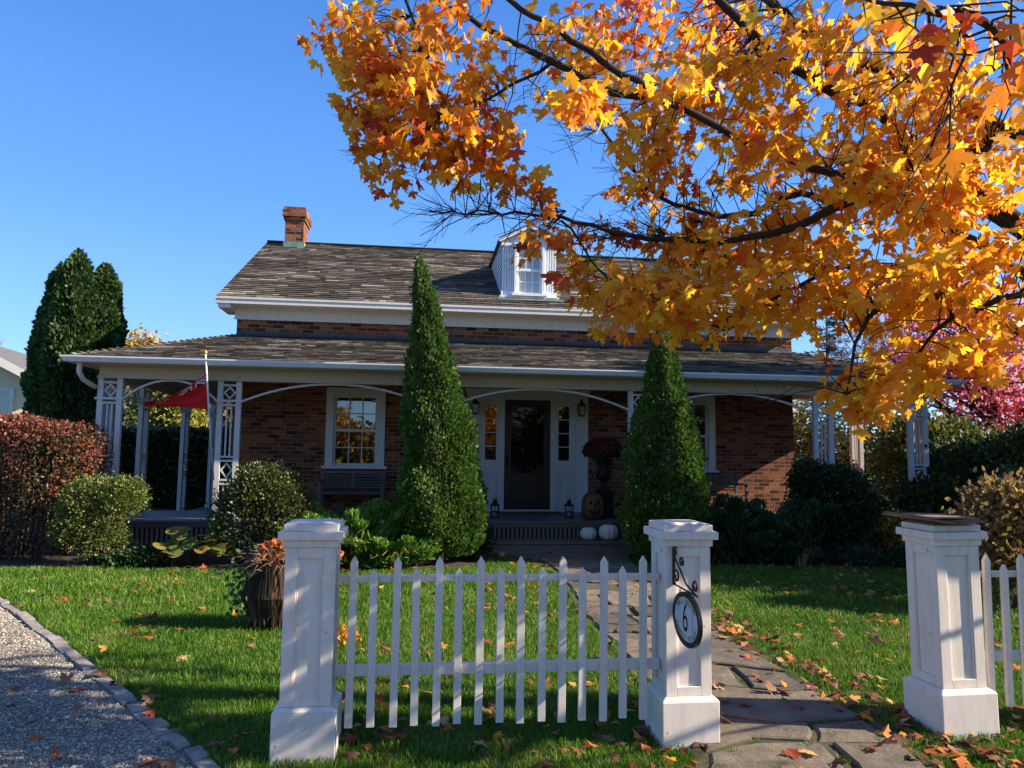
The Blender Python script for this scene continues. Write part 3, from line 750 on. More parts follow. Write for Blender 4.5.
def sash_window(c, w, z0, z1, cols, rows, parent, v=D, casing=.135, name='window', mat=M_white, shade=None, split=True):
    """casing proud of the wall, glass set back; returns the window object"""
    mb = MB(); u0, u1 = c - w/2, c + w/2; f = casing
    mb.box(u0, u0 + f, v - .03, v + .05, z0 + .05, z1); mb.box(u1 - f, u1, v - .03, v + .05, z0 + .05, z1); mb.box(u0 + f, u1 - f, v - .03, v + .05, z1 - f, z1)
    win = mb.build(name, mat, parent)
    mb = MB(); mb.box(u0 - .05, u1 + .05, v - .075, v + .05, z0, z0 + .048); mb.build('sill', mat, win)
    a, b = u0 + f, u1 - f; zb, zt = z0 + .05, z1 - f; mid = (zb + zt) / 2; s = .045
    mb = MB()
    for (lo, hi, dv) in (((zb, mid + .02, 0), (mid - .02, zt, -.0)) if split else ((zb, zt, 0),)):
        vv = v + .045 + (0 if lo == zb else -.03)
        mb.box(a, a + s, vv, vv + .035, lo, hi); mb.box(b - s, b, vv, vv + .035, lo, hi); mb.box(a + s, b - s, vv, vv + .035, lo, lo + s); mb.box(a + s, b - s, vv, vv + .035, hi - s, hi)
        nr = rows // 2 if split else rows
        for i in range(1, cols): x = a + s + (b - a - 2*s) * i / cols; mb.box(x - .009, x + .009, vv + .002, vv + .03, lo + s, hi - s)
        for j in range(1, nr): z = lo + s + (hi - lo - 2*s) * j / nr; mb.box(a + s, b - s, vv + .004, vv + .028, z - .009, z + .009)
    mb.build('sash', mat, win)
    mb = MB(); mb.box(a + .01, b - .01, v + .058, v + .062, zb + .01, zt - .01); mb.build('pane', shade or M_glass, win)
    return win
for c, w, a, b in WINS: sash_window(c, w, a, b, 3, 4, house)

def entry():
    o = .03
    # surround frame
    mb = MB(); v = D
    for s in (-1, 1):
        a, b = sorted((o + s * 1.16, o + s * .93)); mb.box(a, b, v - .055, v + .04, FZ, 2.70)         # pilaster
        a, b = sorted((o + s * 1.17, o + s * .92)); mb.box(a, b, v - .07, v - .056, FZ, FZ + .16); 
        a, b = sorted((o + s * .93, o + s * .855)); mb.box(a, b, v - .02, v + .04, FZ, 2.70)
        a, b = sorted((o + s * .545, o + s * .44)); mb.box(a, b, v - .035, v + .04, FZ, 2.70)
        a, b = sorted((o + s * .855, o + s * .545)); mb.box(a, b, v - .006, v + .03, FZ, 1.36)
        mb.box(a, b, v - .04, v + .03, 1.30, 1.35)
        x0, x1 = a + .05, b - .05
        for (p, q, r, t) in ((x0, x1, .72, .745), (x0, x1, 1.20, 1.225), (x0, x0 + .025, .745, 1.20), (x1 - .025, x1, .745, 1.20)): mb.box(p, q, v - .034, v - .0055, r, t)
        mid = (x0 + x1) / 2; mb.bar((x0 + .05, v - .012, 1.14), (mid, v - .012, 1.06), .012, .02, (0, 1, 0)); mb.bar((x1 - .05, v - .012, 1.14), (mid, v - .012, 1.06), .012, .02, (0, 1, 0))
    mb.box(o - 1.19, o + 1.19, v - .06, v + .04, 2.70, 2.797)
    mb.box(o - .93, o + .93, v - .03, v + .04, 2.60, 2.699)
    mb.build('door_surround', M_trim, house)
    for s in (-1, 1):
        a, b = sorted((o + s * .855, o + s * .545)); mb = MB()
        mb.box(a, a + .05, v - .01, v + .03, 1.36, 2.60); mb.box(b - .05, b, v - .01, v + .03, 1.36, 2.60); mb.box(a + .05, b - .05, v - .01, v + .03, 1.36, 1.46); mb.box(a + .05, b - .05, v - .01, v + .03, 2.49, 2.60)
        for j in range(1, 4): z = 1.46 + 1.03 * j / 4; mb.box(a + .05, b - .05, v - .004, v + .02, z - .009, z + .009)
        sl = mb.build('sidelight', M_trim, house)
        mb = MB(); mb.box(a + .04, b - .04, v + .012, v + .016, 1.44, 2.5); mb.build('pane', M_glass, sl)
    # door
    mb = MB(); a, b = o - .44, o + .44; v0 = D - .01
    mb.box(a, a + .13, v0, v0 + .04, FZ + .06, 2.60); mb.box(b - .13, b, v0, v0 + .04, FZ + .06, 2.60); mb.box(a + .13, b - .13, v0, v0 + .04, 2.46, 2.60)
    mb.box(a + .13, b - .13, v0, v0 + .04, FZ + .06, FZ + .17); mb.box(a + .13, b - .13, v0, v0 + .04, FZ + .46, FZ + .72); mb.box(a + .13, b - .13, v0 + .015, v0 + .03, FZ + .17, FZ + .46)
    door = mb.build('door', M_door, house, bevel=.004)
    mb = MB(); mb.box(a + .12, b - .12, v0 + .02, v0 + .025, FZ + .71, 2.47); mb.build('pane', glass_mat('door_glass', (.004, .004, .004), 1.3), door)
    mb = MB(); mb.tube([(a + .05, v0 - .05, 1.38), (a + .05, v0 - .05, 1.50)], .012); mb.bar((a + .05, v0 - .05, 1.43), (a + .05, v0, 1.43), .015, .015); mb.box(a + .02, a + .08, v0 - .006, v0, 1.32, 1.55); mb.build('handle', M_iron, door)
    mb = MB(); mb.box(o - .52, o + .52, D - .12, D + .02, FZ + .001, FZ + .045); mb.build('threshold', M_trim, house)
    # wall lanterns
    for s in (-1, 1):
        u = o + s * 1.01; z = 2.36; mb = MB(); vv = D - .15
        mb.box(u - .035, u + .035, D - .075, D - .056, z - .05, z + .18); mb.bar((u, D - .07, z + .15), (u, vv, z + .19), .02, .02); mb.bar((u, D - .07, z - .02), (u, vv, z - .05), .014, .014)
        mb.frustum((u, vv), (.075, .075), (.03, .03), z + .13, z + .20); mb.frustum((u, vv), (.025, .025), (.012, .012), z + .20, z + .26)
        mb.frustum((u, vv), (.04, .04), (.05, .05), z - .06, z - .035)
        for i, j in ((-1,-1),(1,-1),(1,1),(-1,1)): mb.bar((u + i*.048, vv + j*.048, z - .04), (u + i*.068, vv + j*.068, z + .13), .010, .010)
        L = mb.build('wall_lantern', M_iron, house)
        mb = MB(); mb.frustum((u, vv), (.043, .043), (.062, .062), z - .034, z + .128)
        g, n, l, b_ = newmat('frosted_lantern_glass'); b_.inputs['Base Color'].default_value = (.35, .36, .33, 1); b_.inputs['Roughness'].default_value = .15
        mb.build('lantern_glass', g, L)
entry()

def dormer():
    v0 = 2.02; c = .06; w = .54; z0 = 4.64; ze = 5.78; zp = 6.06
    slope = (RZ - EZ) / (RV - EV)
    zr = lambda v: EZ + (v - EV) * slope
    back = EV + (zp - EZ) / slope
    mb = MB()
    # front face boards and cheeks
    mb.add([(c - w, v0, z0 - .02), (c + w, v0, z0 - .02), (c + w, v0, ze), (c, v0, zp), (c - w, v0, ze)], [(0, 1, 2, 3, 4)])
    be = EV + (ze - EZ) / slope
    for s in (-1, 1):
        x = c + s * w; n = 11
        for i in range(n):   # lapped boards, running parallel to the roof slope
            f0, f1 = i / n, (i + 1) / n
            a0 = (x + s * .012, v0 + .02, z0 + (ze - z0) * f0); a1 = (x + s * .002, v0 + .02, z0 + (ze - z0) * f1)
            b0v = EV + (a0[2] - EZ) / slope; b1v = EV + (a1[2] - EZ) / slope
            q = [a0, (a0[0], b0v, a0[2]), (a1[0], b1v, a1[2]), a1]
            mb.add(q, [(0, 1, 2, 3)] if s > 0 else [(3, 2, 1, 0)])
    dm = mb.build('dormer', M_siding, house)
    mb = MB()
    for s in (-1, 1):      # fluted pilasters
        a, b = sorted((c + s * w, c + s * (w - .235)))
        mb.box(a - .01, b + .01, v0 - .045, v0 - .002, z0, z0 + .10)
        for k in range(5): x = a + .02 + (b - a - .04) * k / 4; mb.box(x - .016, x + .016, v0 - .030, v0 - .003, z0 + .10, ze - .14)
        mb.box(a - .015, b + .015, v0 - .05, v0 - .002, ze - .14, ze - .08)
    mb.box(c - w - .05, c + w + .05, v0 - .09, v0 - .001, z0 - .055, z0 - .004)
    mb.build('pilaster', M_siding, dm)
    sw = sash_window(c, .60, z0 + .0, ze - .08, 3, 4, dm, v=v0 - .06, casing=.05, mat=M_siding, shade=M_shade); sw.name = 'window'
    # dormer roof with thin dark edge
    mb = MB(); ov = .07; t = .035
    for s in (-1, 1):
        e = Vector((c + s * (w + ov), 0, ze - ov * (zp - ze) / w)); p = Vector((c, 0, zp + .0))
        be2 = EV + (e.z - EZ) / slope; bp = EV + (zp - EZ) / slope; f = v0 - .13
        vs = [(e.x, f, e.z), (p.x, f, p.z), (p.x, bp + .02, p.z), (e.x, be2 + .02, e.z)]
        vs += [(x, y, z + t) for x, y, z in vs]
        fs = [(0,1,2,3), (7,6,5,4), (0,4,5,1), (1,5,6,2), (2,6,7,3), (3,7,4,0)]
        mb.add(vs, fs if s < 0 else [tuple(reversed(q)) for q in fs])
    mb.build('dormer_roof', M_dark, dm)
    mb = MB()
    for s in (-1, 1):
        e = Vector((c + s * (w + ov), v0 - .12, ze - ov * (zp - ze) / w - .03)); p = Vector((c, v0 - .12, zp - .03)); mb.bar(e, p, .03, .055, (0, 0, 1))
    mb.build('rake_board', M_siding, dm)
    mb = MB(); mb.add([(c - w - .1, v0 - .02, z0 - .03), (c + w + .1, v0 - .02, z0 - .03), (c + w + .1, v0 - .30, zr(v0 - .30) + .034), (c - w - .1, v0 - .30, zr(v0 - .30) + .034)], [(0, 3, 2, 1)]); mb.build('flashing', M_copper, dm)
dormer()

def chimney(u, h=.86):
    v = RV; mb = MB(); z = RZ
    mb.box(u - .21, u + .21, v - .36, v + .36, z - .35, z + h - .32)
    zz = z + h - .32
    for i, (e, hh) in enumerate(((.035, .075), (.06, .15), (.035, .075))): mb.box(u - .21 - e, u + .21 + e, v - .36 - e, v + .36 + e, zz, zz + hh); zz += hh
    ch = mb.build('chimney', M_brick, house)
    mb = MB(); mb.box(u - .235, u + .235, v - .385, v + .385, z - .36, z - .06); mb.build('flashing', M_copper, ch)
chimney(-4.98, .78); chimney(4.98, .78)

# downpipe at the left corner
mb = MB(); mb.smooth = True
mb.tube([(-7.06, -.44, 2.86), (-7.07, -.42, 2.72), (-7.05, -.33, 2.62), (-7.0, -.17, 2.55), (-6.97, -.06, 2.52)], .036, 10); mb.build('downpipe', M_trim, house)

# ------------------------------------------------------------------ things on the porch
def bench(name, u, label, rail='flat'):
    b = empty(name, HW(u, D - .12, FZ), YAW, label, 'bench', 'benches on the porch')
    mb = MB()
    for z in (.50, .56, .62, .68, .74): mb.box(-.60, .60, -.03, -.01, z, z + .032)
    mb.box(-.62, .62, -.032, -.0, .80, .86); mb.box(-.03, .03, -.035, -.008, .48, .80)
    mb.build('backrest', M_bench, b)
    mb = MB()
    for y in (-.52, -.43, -.34, -.25, -.16, -.08): mb.box(-.60, .60, y, y + .07, .41, .435)
    mb.build('seat', M_bench, b)
    for s in (-1, 1):
        for y, h in ((-.05, .86), (-.50, .64)):
            mb = MB(); a = s * .62; mb.box(min(a, a - s*.055), max(a, a - s*.055), y, y + .05, 0, h); mb.build('leg', M_bench, b)
        mb = MB(); a = s * .645; mb.box(min(a, a - s*.08), max(a, a - s*.08), -.56, -.04, .641, .668); mb.build('armrest', M_bench, b)
    b.scale = (.92, 1, .85)
    return b
bench('porch_bench', -3.17, 'grey slatted bench under the left porch window')
bench('porch_bench', 3.55, 'grey slatted bench by the sunlit brick, partly hidden by the right cedar')

def lantern(u, v, label):
    b = empty('candle_lantern', HW(u, v, FZ), YAW, label, 'lantern', 'black lanterns on the porch floor')
    mb = MB(); mb.box(-.07, .07, -.07, .07, 0, .02)
    for i, j in ((-1,-1),(1,-1),(1,1),(-1,1)): mb.bar((i*.06, j*.06, .02), (i*.06, j*.06, .20), .012, .012)
    for i in (-1, 1): mb.box(-.06, .06, i*.06 - .004, i*.06 + .004, .10, .108); mb.box(i*.06 - .004, i*.06 + .004, -.06, .06, .10, .108); mb.box(-.004, .004, i*.06-.004, i*.06+.004, .02, .20)
    mb.build('frame', M_iron, b)
    mb = MB(); mb.frustum((0, 0), (.085, .085), (.03, .03), .20, .26); mb.box(-.03, .03, -.03, .03, .261, .285); mb.frustum((0, 0), (.035, .035), (.01, .01), .286, .31); mb.build('lid', M_iron, b)
    mb = MB(); mb.tube([(.03*math.cos(t), 0, .32 + .03*math.sin(t)) for t in np.linspace(0, 6.28, 13)], .004, 6); mb.build('handle_ring', M_iron, b)
    mb = MB(); mb.lathe((0, 0, .021), [(.02, 0), (.02, .07), (.004, .072)], 12); mb.build('candle', M_cream, b)
lantern(-.70, .5, 'black candle lantern left of the front door')
lantern(.58, .5, 'black candle lantern just left of the carved pumpkin')
lantern(1.50, .55, 'black candle lantern right of the urn by the brick wall')

M_pump_w = plain('pale_pumpkin_skin', (.58, .55, .47), .5, .1, 4, .1)
M_stem = plain('pumpkin_stem', (.16, .13, .06), .8, .3, 20, .3)
def pumpkin(name, u, v, z, r, h, mat, label, group=None):
    b = empty(name, HW(u, v, z), YAW + .3, label, 'pumpkin', group)
    mb = MB(); prof = [(.02 * r, .10 * h)] + [(r * (math.sin(math.pi * t) ** .62), h * (.5 - .5 * math.cos(math.pi * t))) for t in np.linspace(.06, .94, 15)] + [(.05 * r, .93 * h)]
    mb.lathe((0, 0, 0), prof, 60, ribs=10, rib=.09); mb.build('shell', mat, b)
    mb = MB(); mb.tube([(0, 0, .9*h), (.008, 0, 1.02*h), (.03, .005, 1.12*h)], [.024, .016, .02], 8); mb.build('stem', M_stem, b)
    return b
pumpkin('white_pumpkin', .72, -.36, .225, .135, .20, M_pump_w, 'smaller white pumpkin, left one on the porch step', 'white pumpkins on the step')
pumpkin('white_pumpkin', 1.05, -.36, .225, .160, .245, M_pump_w, 'larger white pumpkin, right one on the porch step', 'white pumpkins on the step')

def jack():
    b = empty('carved_pumpkin', HW(.93, .25, FZ), YAW, 'tall orange-brown jack-o\'-lantern with grinning face beside the urn', 'jack-o\'-lantern')
    m = plain('amber_pumpkin', (.11, .040, .012), .45, .3, 6, .2)
    mb = MB(); prof = [(.13, 0), (.165, .02), (.185, .10), (.19, .20), (.18, .30), (.155, .38), (.11, .43), (.07, .445)]
    mb.lathe((0, 0, 0), prof, 60, ribs=9, rib=.08); mb.build('shell', m, b)
    mb = MB(); mb.lathe((0, 0, .44), [(.07, 0), (.065, .03), (.06, .055), (.02, .06)], 16); mb.build('lid', m, b)
    mk = plain('dark_carving', (.012, .006, .003), .9, .1); mb = MB()
    def onface(x, z, o=.006):
        r = np.interp(z, [p[1] for p in prof], [p[0] for p in prof]); return (x, -math.sqrt(max(r*r - x*x, .0001)) - o + .006, z)
    def patch(poly, fan=None):
        cx = sum(p[0] for p in poly) / len(poly); cz = sum(p[1] for p in poly) / len(poly)
        vs = [onface(cx, cz, .010)] + [onface(x, z, .010) for x, z in poly]; n = len(poly)
        mb.add(vs, [(0, (i+1) % n + 1, i + 1) for i in range(n)])
    patch([(-.10, .26), (-.035, .265), (-.065, .345)]); patch([(.10, .26), (.035, .265), (.065, .345)]); patch([(-.018, .215), (.018, .215), (0, .25)])
    top = [(-.11, .20), (-.07, .155), (-.03, .14), (.03, .14), (.07, .155), (.11, .20)]; bot = [(-.09, .14), (-.05, .10), (-.015, .115), (.015, .09), (.05, .10), (.09, .14)]
    for i in range(5): patch([bot[i], bot[i+1], top[i+1], top[i]])
    mb.build('carved_face', mk, b)
jack()

def urn():
    p = HW(1.22, .62, FZ); b = empty('garden_urn', p, YAW, 'black cast urn on a square plinth right of the front door', 'urn')
    mb = MB(); mb.box(-.17, .17, -.17, .17, 0, .05); mb.box(-.14, .14, -.14, .14, .051, .40); mb.box(-.17, .17, -.17, .17, .401, .44); mb.build('plinth', M_iron, b, bevel=.006)
    mb = MB(); mb.lathe((0, 0, .44), [(.13, 0), (.14, .02), (.10, .06), (.055, .11), (.045, .15), (.06, .17), (.12, .22), (.145, .28), (.14, .34), (.115, .40), (.115, .50), (.165, .545), (.17, .56), (.15, .56), (.12, .50)], 32, ribs=16, rib=.03, cap=False)
    for s in (-1, 1): mb.tube([(s*.12, 0, .66), (s*.19, 0, .66), (s*.205, 0, .73), (s*.17, 0, .79)], .010, 6)
    mb.build('bowl', M_iron, b)
    q = (p[0], p[1], FZ + 1.12); mu = empty('chrysanthemum', q, 0, 'dark red mums forming a round mound on top of the black urn', 'flowers')
    n = 1500; d = rdir(n); d[:, 2] = np.abs(d[:, 2]) - .28; d = norm(d)
    P = d * np.array([[.35, .35, .25]]) * RNG.uniform(.82, 1.04, (n, 1))
    m = leafmat('burgundy_petals', [(0, (.05, .004, .006)), (.6, (.13, .010, .014)), (1, (.24, .03, .03))], .15, .7)
    leaves('blooms', P, d + rdir(n) * .8, rdir(n), RNG.uniform(.03, .05, n), LEAF6_V, LEAF6_F, RNG.random(n), m, mu)
    n = 500; d = rdir(n); d[:, 2] = -np.abs(d[:, 2]) * .5; P = norm(d) * np.array([[.31, .31, .16]]) * RNG.uniform(.3, 1.0, (n, 1))
    leaves('foliage', P, d, rdir(n), RNG.uniform(.04, .06, n), LEAF6_V, LEAF6_F, RNG.random(n), M_green_dark, mu)

GD = [(0, (.010, .030, .008)), (.6, (.022, .060, .014)), (1, (.045, .10, .022))]
M_green_dark = leafmat('dark_green_leaves', GD, .3)
urn()

# ------------------------------------------------------------------ flag
def flag():
    a = Vector((-4.62, 11.1, 3.02)); c = Vector((-4.53, 11.42, 1.12)); 
    b = empty('flag', tuple(c), 0, 'red ensign flying left from a white pole tied to the porch post', 'flag')
    d = (a - c)
    mb = MB(); mb.tube([(0, 0, 0), tuple(d * .5), tuple(d)], .014, 10); mb.build('pole', M_trim, b)
    mb = MB(); e = d + d.normalized() * .0; mb.lathe(tuple(e), [(.008, -.01), (.026, .0), (.028, .02), (.02, .045), (.004, .06)], 12); mb.build('finial', plain('gilt', (.55, .33, .06), .4, .1, 10, 0, metal=.6), b)
    mb = MB(); dn = d.normalized(); mb.bar(tuple(dn * .52), tuple(dn * .52 + Vector((-.02, .14, 0))), .02, .02); mb.build('bracket', M_iron, b)
    # cloth : hoist from s0 (top) to s1, gathered toward the fly
    nu, nv = 90, 60; V = np.zeros((nv + 1, nu + 1, 3))
    top = np.array(d) * .87; bot = np.array(d) * .56; tipd = np.array([-1.02, .06, 0.0])
    for j in range(nv + 1):
        t = j / nv                                # 0 top, 1 bottom of hoist
        h = top + (bot - top) * t ** 1.7
        for i in range(nu + 1):
            s = i / nu
            f = s ** 1.15
            tip = bot + np.array([-1.0, .04, .05]) + np.array([0, 0, .06]) * (1 - t)
            x = h * (1 - f) + tip * f
            x[2] -= (.13 * (1 - t) ** 1.0) * math.sin(math.pi * f) * 1.0 + .05 * math.sin(math.pi * f) * t * -.3
            amp = .035 * (s ** .5)
            x[1] += amp * math.sin(9 * t + 5 * s) + .6 * amp * math.sin(21 * t - 4 * s + 1)
            x[0] += .012 * math.sin(11 * t + 3 * s) * s
            V[j, i] = x
    fs = []; mi = []
    for j in range(nv):
        for i in range(nu):
            fs.append((j*(nu+1)+i, (j+1)*(nu+1)+i, (j+1)*(nu+1)+i+1, j*(nu+1)+i+1))
            x = (i + .5) / nu; y = 1 - (j + .5) / nv; k = 0
            if x < .5 and y > .5:
                X = x / .5 * 2 - 1; Y = (y - .5) / .5 * 2 - 1; k = 1
                dg = min(abs(X - Y), abs(X + Y))
                if dg < .26: k = 2
                if dg < .09: k = 0
                if abs(X) < .18 or abs(Y) < .30: k = 2
                if abs(X) < .10 or abs(Y) < .18: k = 0
            ex = (x - .76) / .10; ey = (y - .46) / .22
            if abs(ex) < 1 and -1 < ey < 1 and ex*ex < 1 - max(0, -ey) ** 2:
                k = 3 if ey < .35 else 2
                if ey >= .35 and (abs(ex) < .18 or abs(ey - .66) < .10): k = 0
                if ey < .25 and (abs(ex) < .16 or (abs(abs(ex) - .5) < .14 and ey < 0)): k = 4
            mi.append(k)
    me = bpy.data.meshes.new('cloth'); me.from_pydata([tuple(v) for v in V.reshape(-1, 3)], [], fs)
    def cl(nm, col): return leafmat(nm, [(0, col), (1, col)], .45, .8)
    for mm in (cl('flag_red', (.72, .015, .018)), cl('flag_navy', (.012, .016, .09)), cl('flag_white', (.7, .7, .7)), cl('flag_green', (.03, .16, .05)), cl('flag_gold', (.6, .35, .04))): me.materials.append(mm)
    me.polygons.foreach_set('material_index', mi); me.polygons.foreach_set('use_smooth', [True] * len(fs))
    o = bpy.data.objects.new('cloth', me); COL.objects.link(o); o.parent = b
flag()

# ------------------------------------------------------------------ gate posts and picket fences
def gate_post(name, u, label, lean=0, cap=True, w=.13, bw=.163):
    b = empty(name, GW(u, w + .03), YAW, label, 'gate post', 'white panelled posts at the gate'); b.rotation_euler = (0, lean, YAW)
    mb = MB(); mb.box(-bw, bw, -bw, bw, 0, .255); mb.frustum((0, 0), (bw, bw), (w + .006, w + .006), .2555, .275); mb.build('base', M_post, b, bevel=.005)
    mb = MB(); z0, z1 = .276, 1.088; fr = .062; r = .014
    mb.box(-w + r, w - r, -w + r, w - r, z0, z1)
    for k in range(4):
        ca, sa = round(math.cos(k*math.pi/2)), round(math.sin(k*math.pi/2))
        def pb(x0, x1, za, zb, y0=-w, y1=-w + r - .0005):
            q = [(x*ca - y*sa, x*sa + y*ca) for x, y in ((x0, y0), (x1, y0), (x1, y1), (x0, y1))]; xs = [p[0] for p in q]; ys = [p[1] for p in q]; mb.box(min(xs), max(xs), min(ys), max(ys), za, zb)
        pb(-w + (r if k % 2 else 0), -w + fr, z0, z1); pb(w - fr, w - (r if k % 2 else 0), z0, z1); pb(-w + fr, w - fr, z1 - .055, z1); pb(-w + fr, w - fr, z0, z0 + .05)
        g = .008      # bead round the panel
        pb(-w + fr, -w + fr + g, z0 + .05, z1 - .055, -w + .004); pb(w - fr - g, w - fr, z0 + .05, z1 - .055, -w + .004)
    mb.build('shaft', M_post, b, bevel=.0025)
    mb = MB(); mb.box(-w - .012, w + .012, -w - .012, w + .012, 1.089, 1.128); mb.box(-w - .036, w + .036, -w - .036, w + .036, 1.1285, 1.172); mb.box(-w - .012, w + .012, -w - .012, w + .012, 1.1725, 1.208)
    mb.frustum((0, 0), (w + .012, w + .012), (.09, .09), 1.2085, 1.218); mb.build('cap', M_post, b, bevel=.004)
    return b
gate_post('gate_post', 0.005, 'white panelled post at the left end of the picket gate')
gate_post('gate_post', 2.07, 'white panelled post carrying the oval house number sign')
gate_post('gate_post', 3.735, 'wider white panelled post right of the flagstone path, topped with brown boards', lean=R_(-1.0), w=.138, bw=.175)

def fence(name, us, talls, u0, u1, label, h=1.025, posts=()):
    b = empty(name, GW((u0 + u1)/2, .17), YAW, label, 'picket fence', 'picket fence panels'); c = (u0 + u1) / 2
    for i, (u, t) in enumerate(zip(us, talls)):
        zt = h if t else h - .06; zb = .125 + (.0 if t else .008); mb = MB(); x = u - c + random.uniform(-.003, .003); w = .0205; ln = random.uniform(-.004, .004)
        poly = [(x - w, zb), (x + w, zb), (x + w + ln, zt - .035), (x + ln, zt), (x - w + ln, zt - .035)]
        mb.prism(poly, -.045, -.021); mb.mi = 1
        for zn in (.893, .911, .402, .430): mb.lathe_y((x + random.uniform(-.006, .006), -.0455, zn), .0026)
        o = mb.build('picket', [M_post, M_rust], b, bevel=.0015)
        o.rotation_euler = (random.uniform(-.006, .006), random.uniform(-.006, .006), 0)
    for z, hh in ((.885, .034), (.388, .056)):
        mb = MB(); mb.box(u0 - c, u1 - c, -.0205, .022, z, z + hh); mb.build('rail', M_post, b, bevel=.003)
us = [.222 + .1155 * i for i in range(15)]
fence('picket_gate', us, [i % 2 == 0 for i in range(15)], .135, 1.942, 'white picket gate panel between the two left posts')
us = [3.985 + .115 * i for i in range(12)]
fence('picket_fence', us, [i % 2 == 0 for i in range(12)], 3.875, 5.4, 'white picket fence panel running right from the boarded post')

def boards():
    p = GW(3.69, .15, 1.221); b = empty('weathered_boards', p, YAW - .02, 'stack of warped brown weathered boards on the right gate post', 'boards')
    m = plain('weathered_brown_board', (.20, .12, .075), .85, .35, 7, .4); random.seed(8)
    for k in range(3):
        mb = MB(); n = 12; vs = []; o = .02 * random.uniform(-1, 1); w0 = .21 - .012*k; L0, L1 = -.21 + o, .15 + o
        for i in range(n + 1):
            x = L0 + (L1 - L0) * i / n; z = .006 + k * .011 + .012 * ((x + .02) / .2) ** 2 * (1 if x < 0 else .5) + .003 * math.sin(x * 23 + k)
            for y in (-w0, w0): vs += [(x, y, z + .004 * math.sin(13 * y + k)), (x, y, z + .008 + .004 * math.sin(13 * y + k))]
        fs = []
        for i in range(n):
            q = i * 4; fs += [(q, q+4, q+5, q+1), (q+2, q+3, q+7, q+6), (q+1, q+5, q+7, q+3), (q, q+2, q+6, q+4)]
        fs += [(0, 1, 3, 2), (n*4, n*4+2, n*4+3, n*4+1)]
        mb.add(vs, fs); o_ = mb.build('board', m, b); o_.rotation_euler = (0, 0, random.uniform(-.10, .10))
boards()

def text_mesh(s, size, name='text', font_shear=0):
    cu = bpy.data.curves.new(name, 'FONT'); cu.body = s; cu.size = size; cu.align_x = 'CENTER'; cu.align_y = 'CENTER'; cu.extrude = .0008; cu.resolution_u = 3; cu.offset = -.0012 if size > .1 else 0
    o = bpy.data.objects.new(name, cu); COL.objects.link(o); dg = bpy.context.evaluated_depsgraph_get(); dg.update()
    me = bpy.data.meshes.new_from_object(o.evaluated_get(dg)); V = np.array([v.co[:] for v in me.vertices]) if len(me.vertices) else np.zeros((0, 3)); F = [tuple(p.vertices) for p in me.polygons]
    bpy.data.objects.remove(o); bpy.data.curves.remove(cu); bpy.data.meshes.remove(me); return V, F

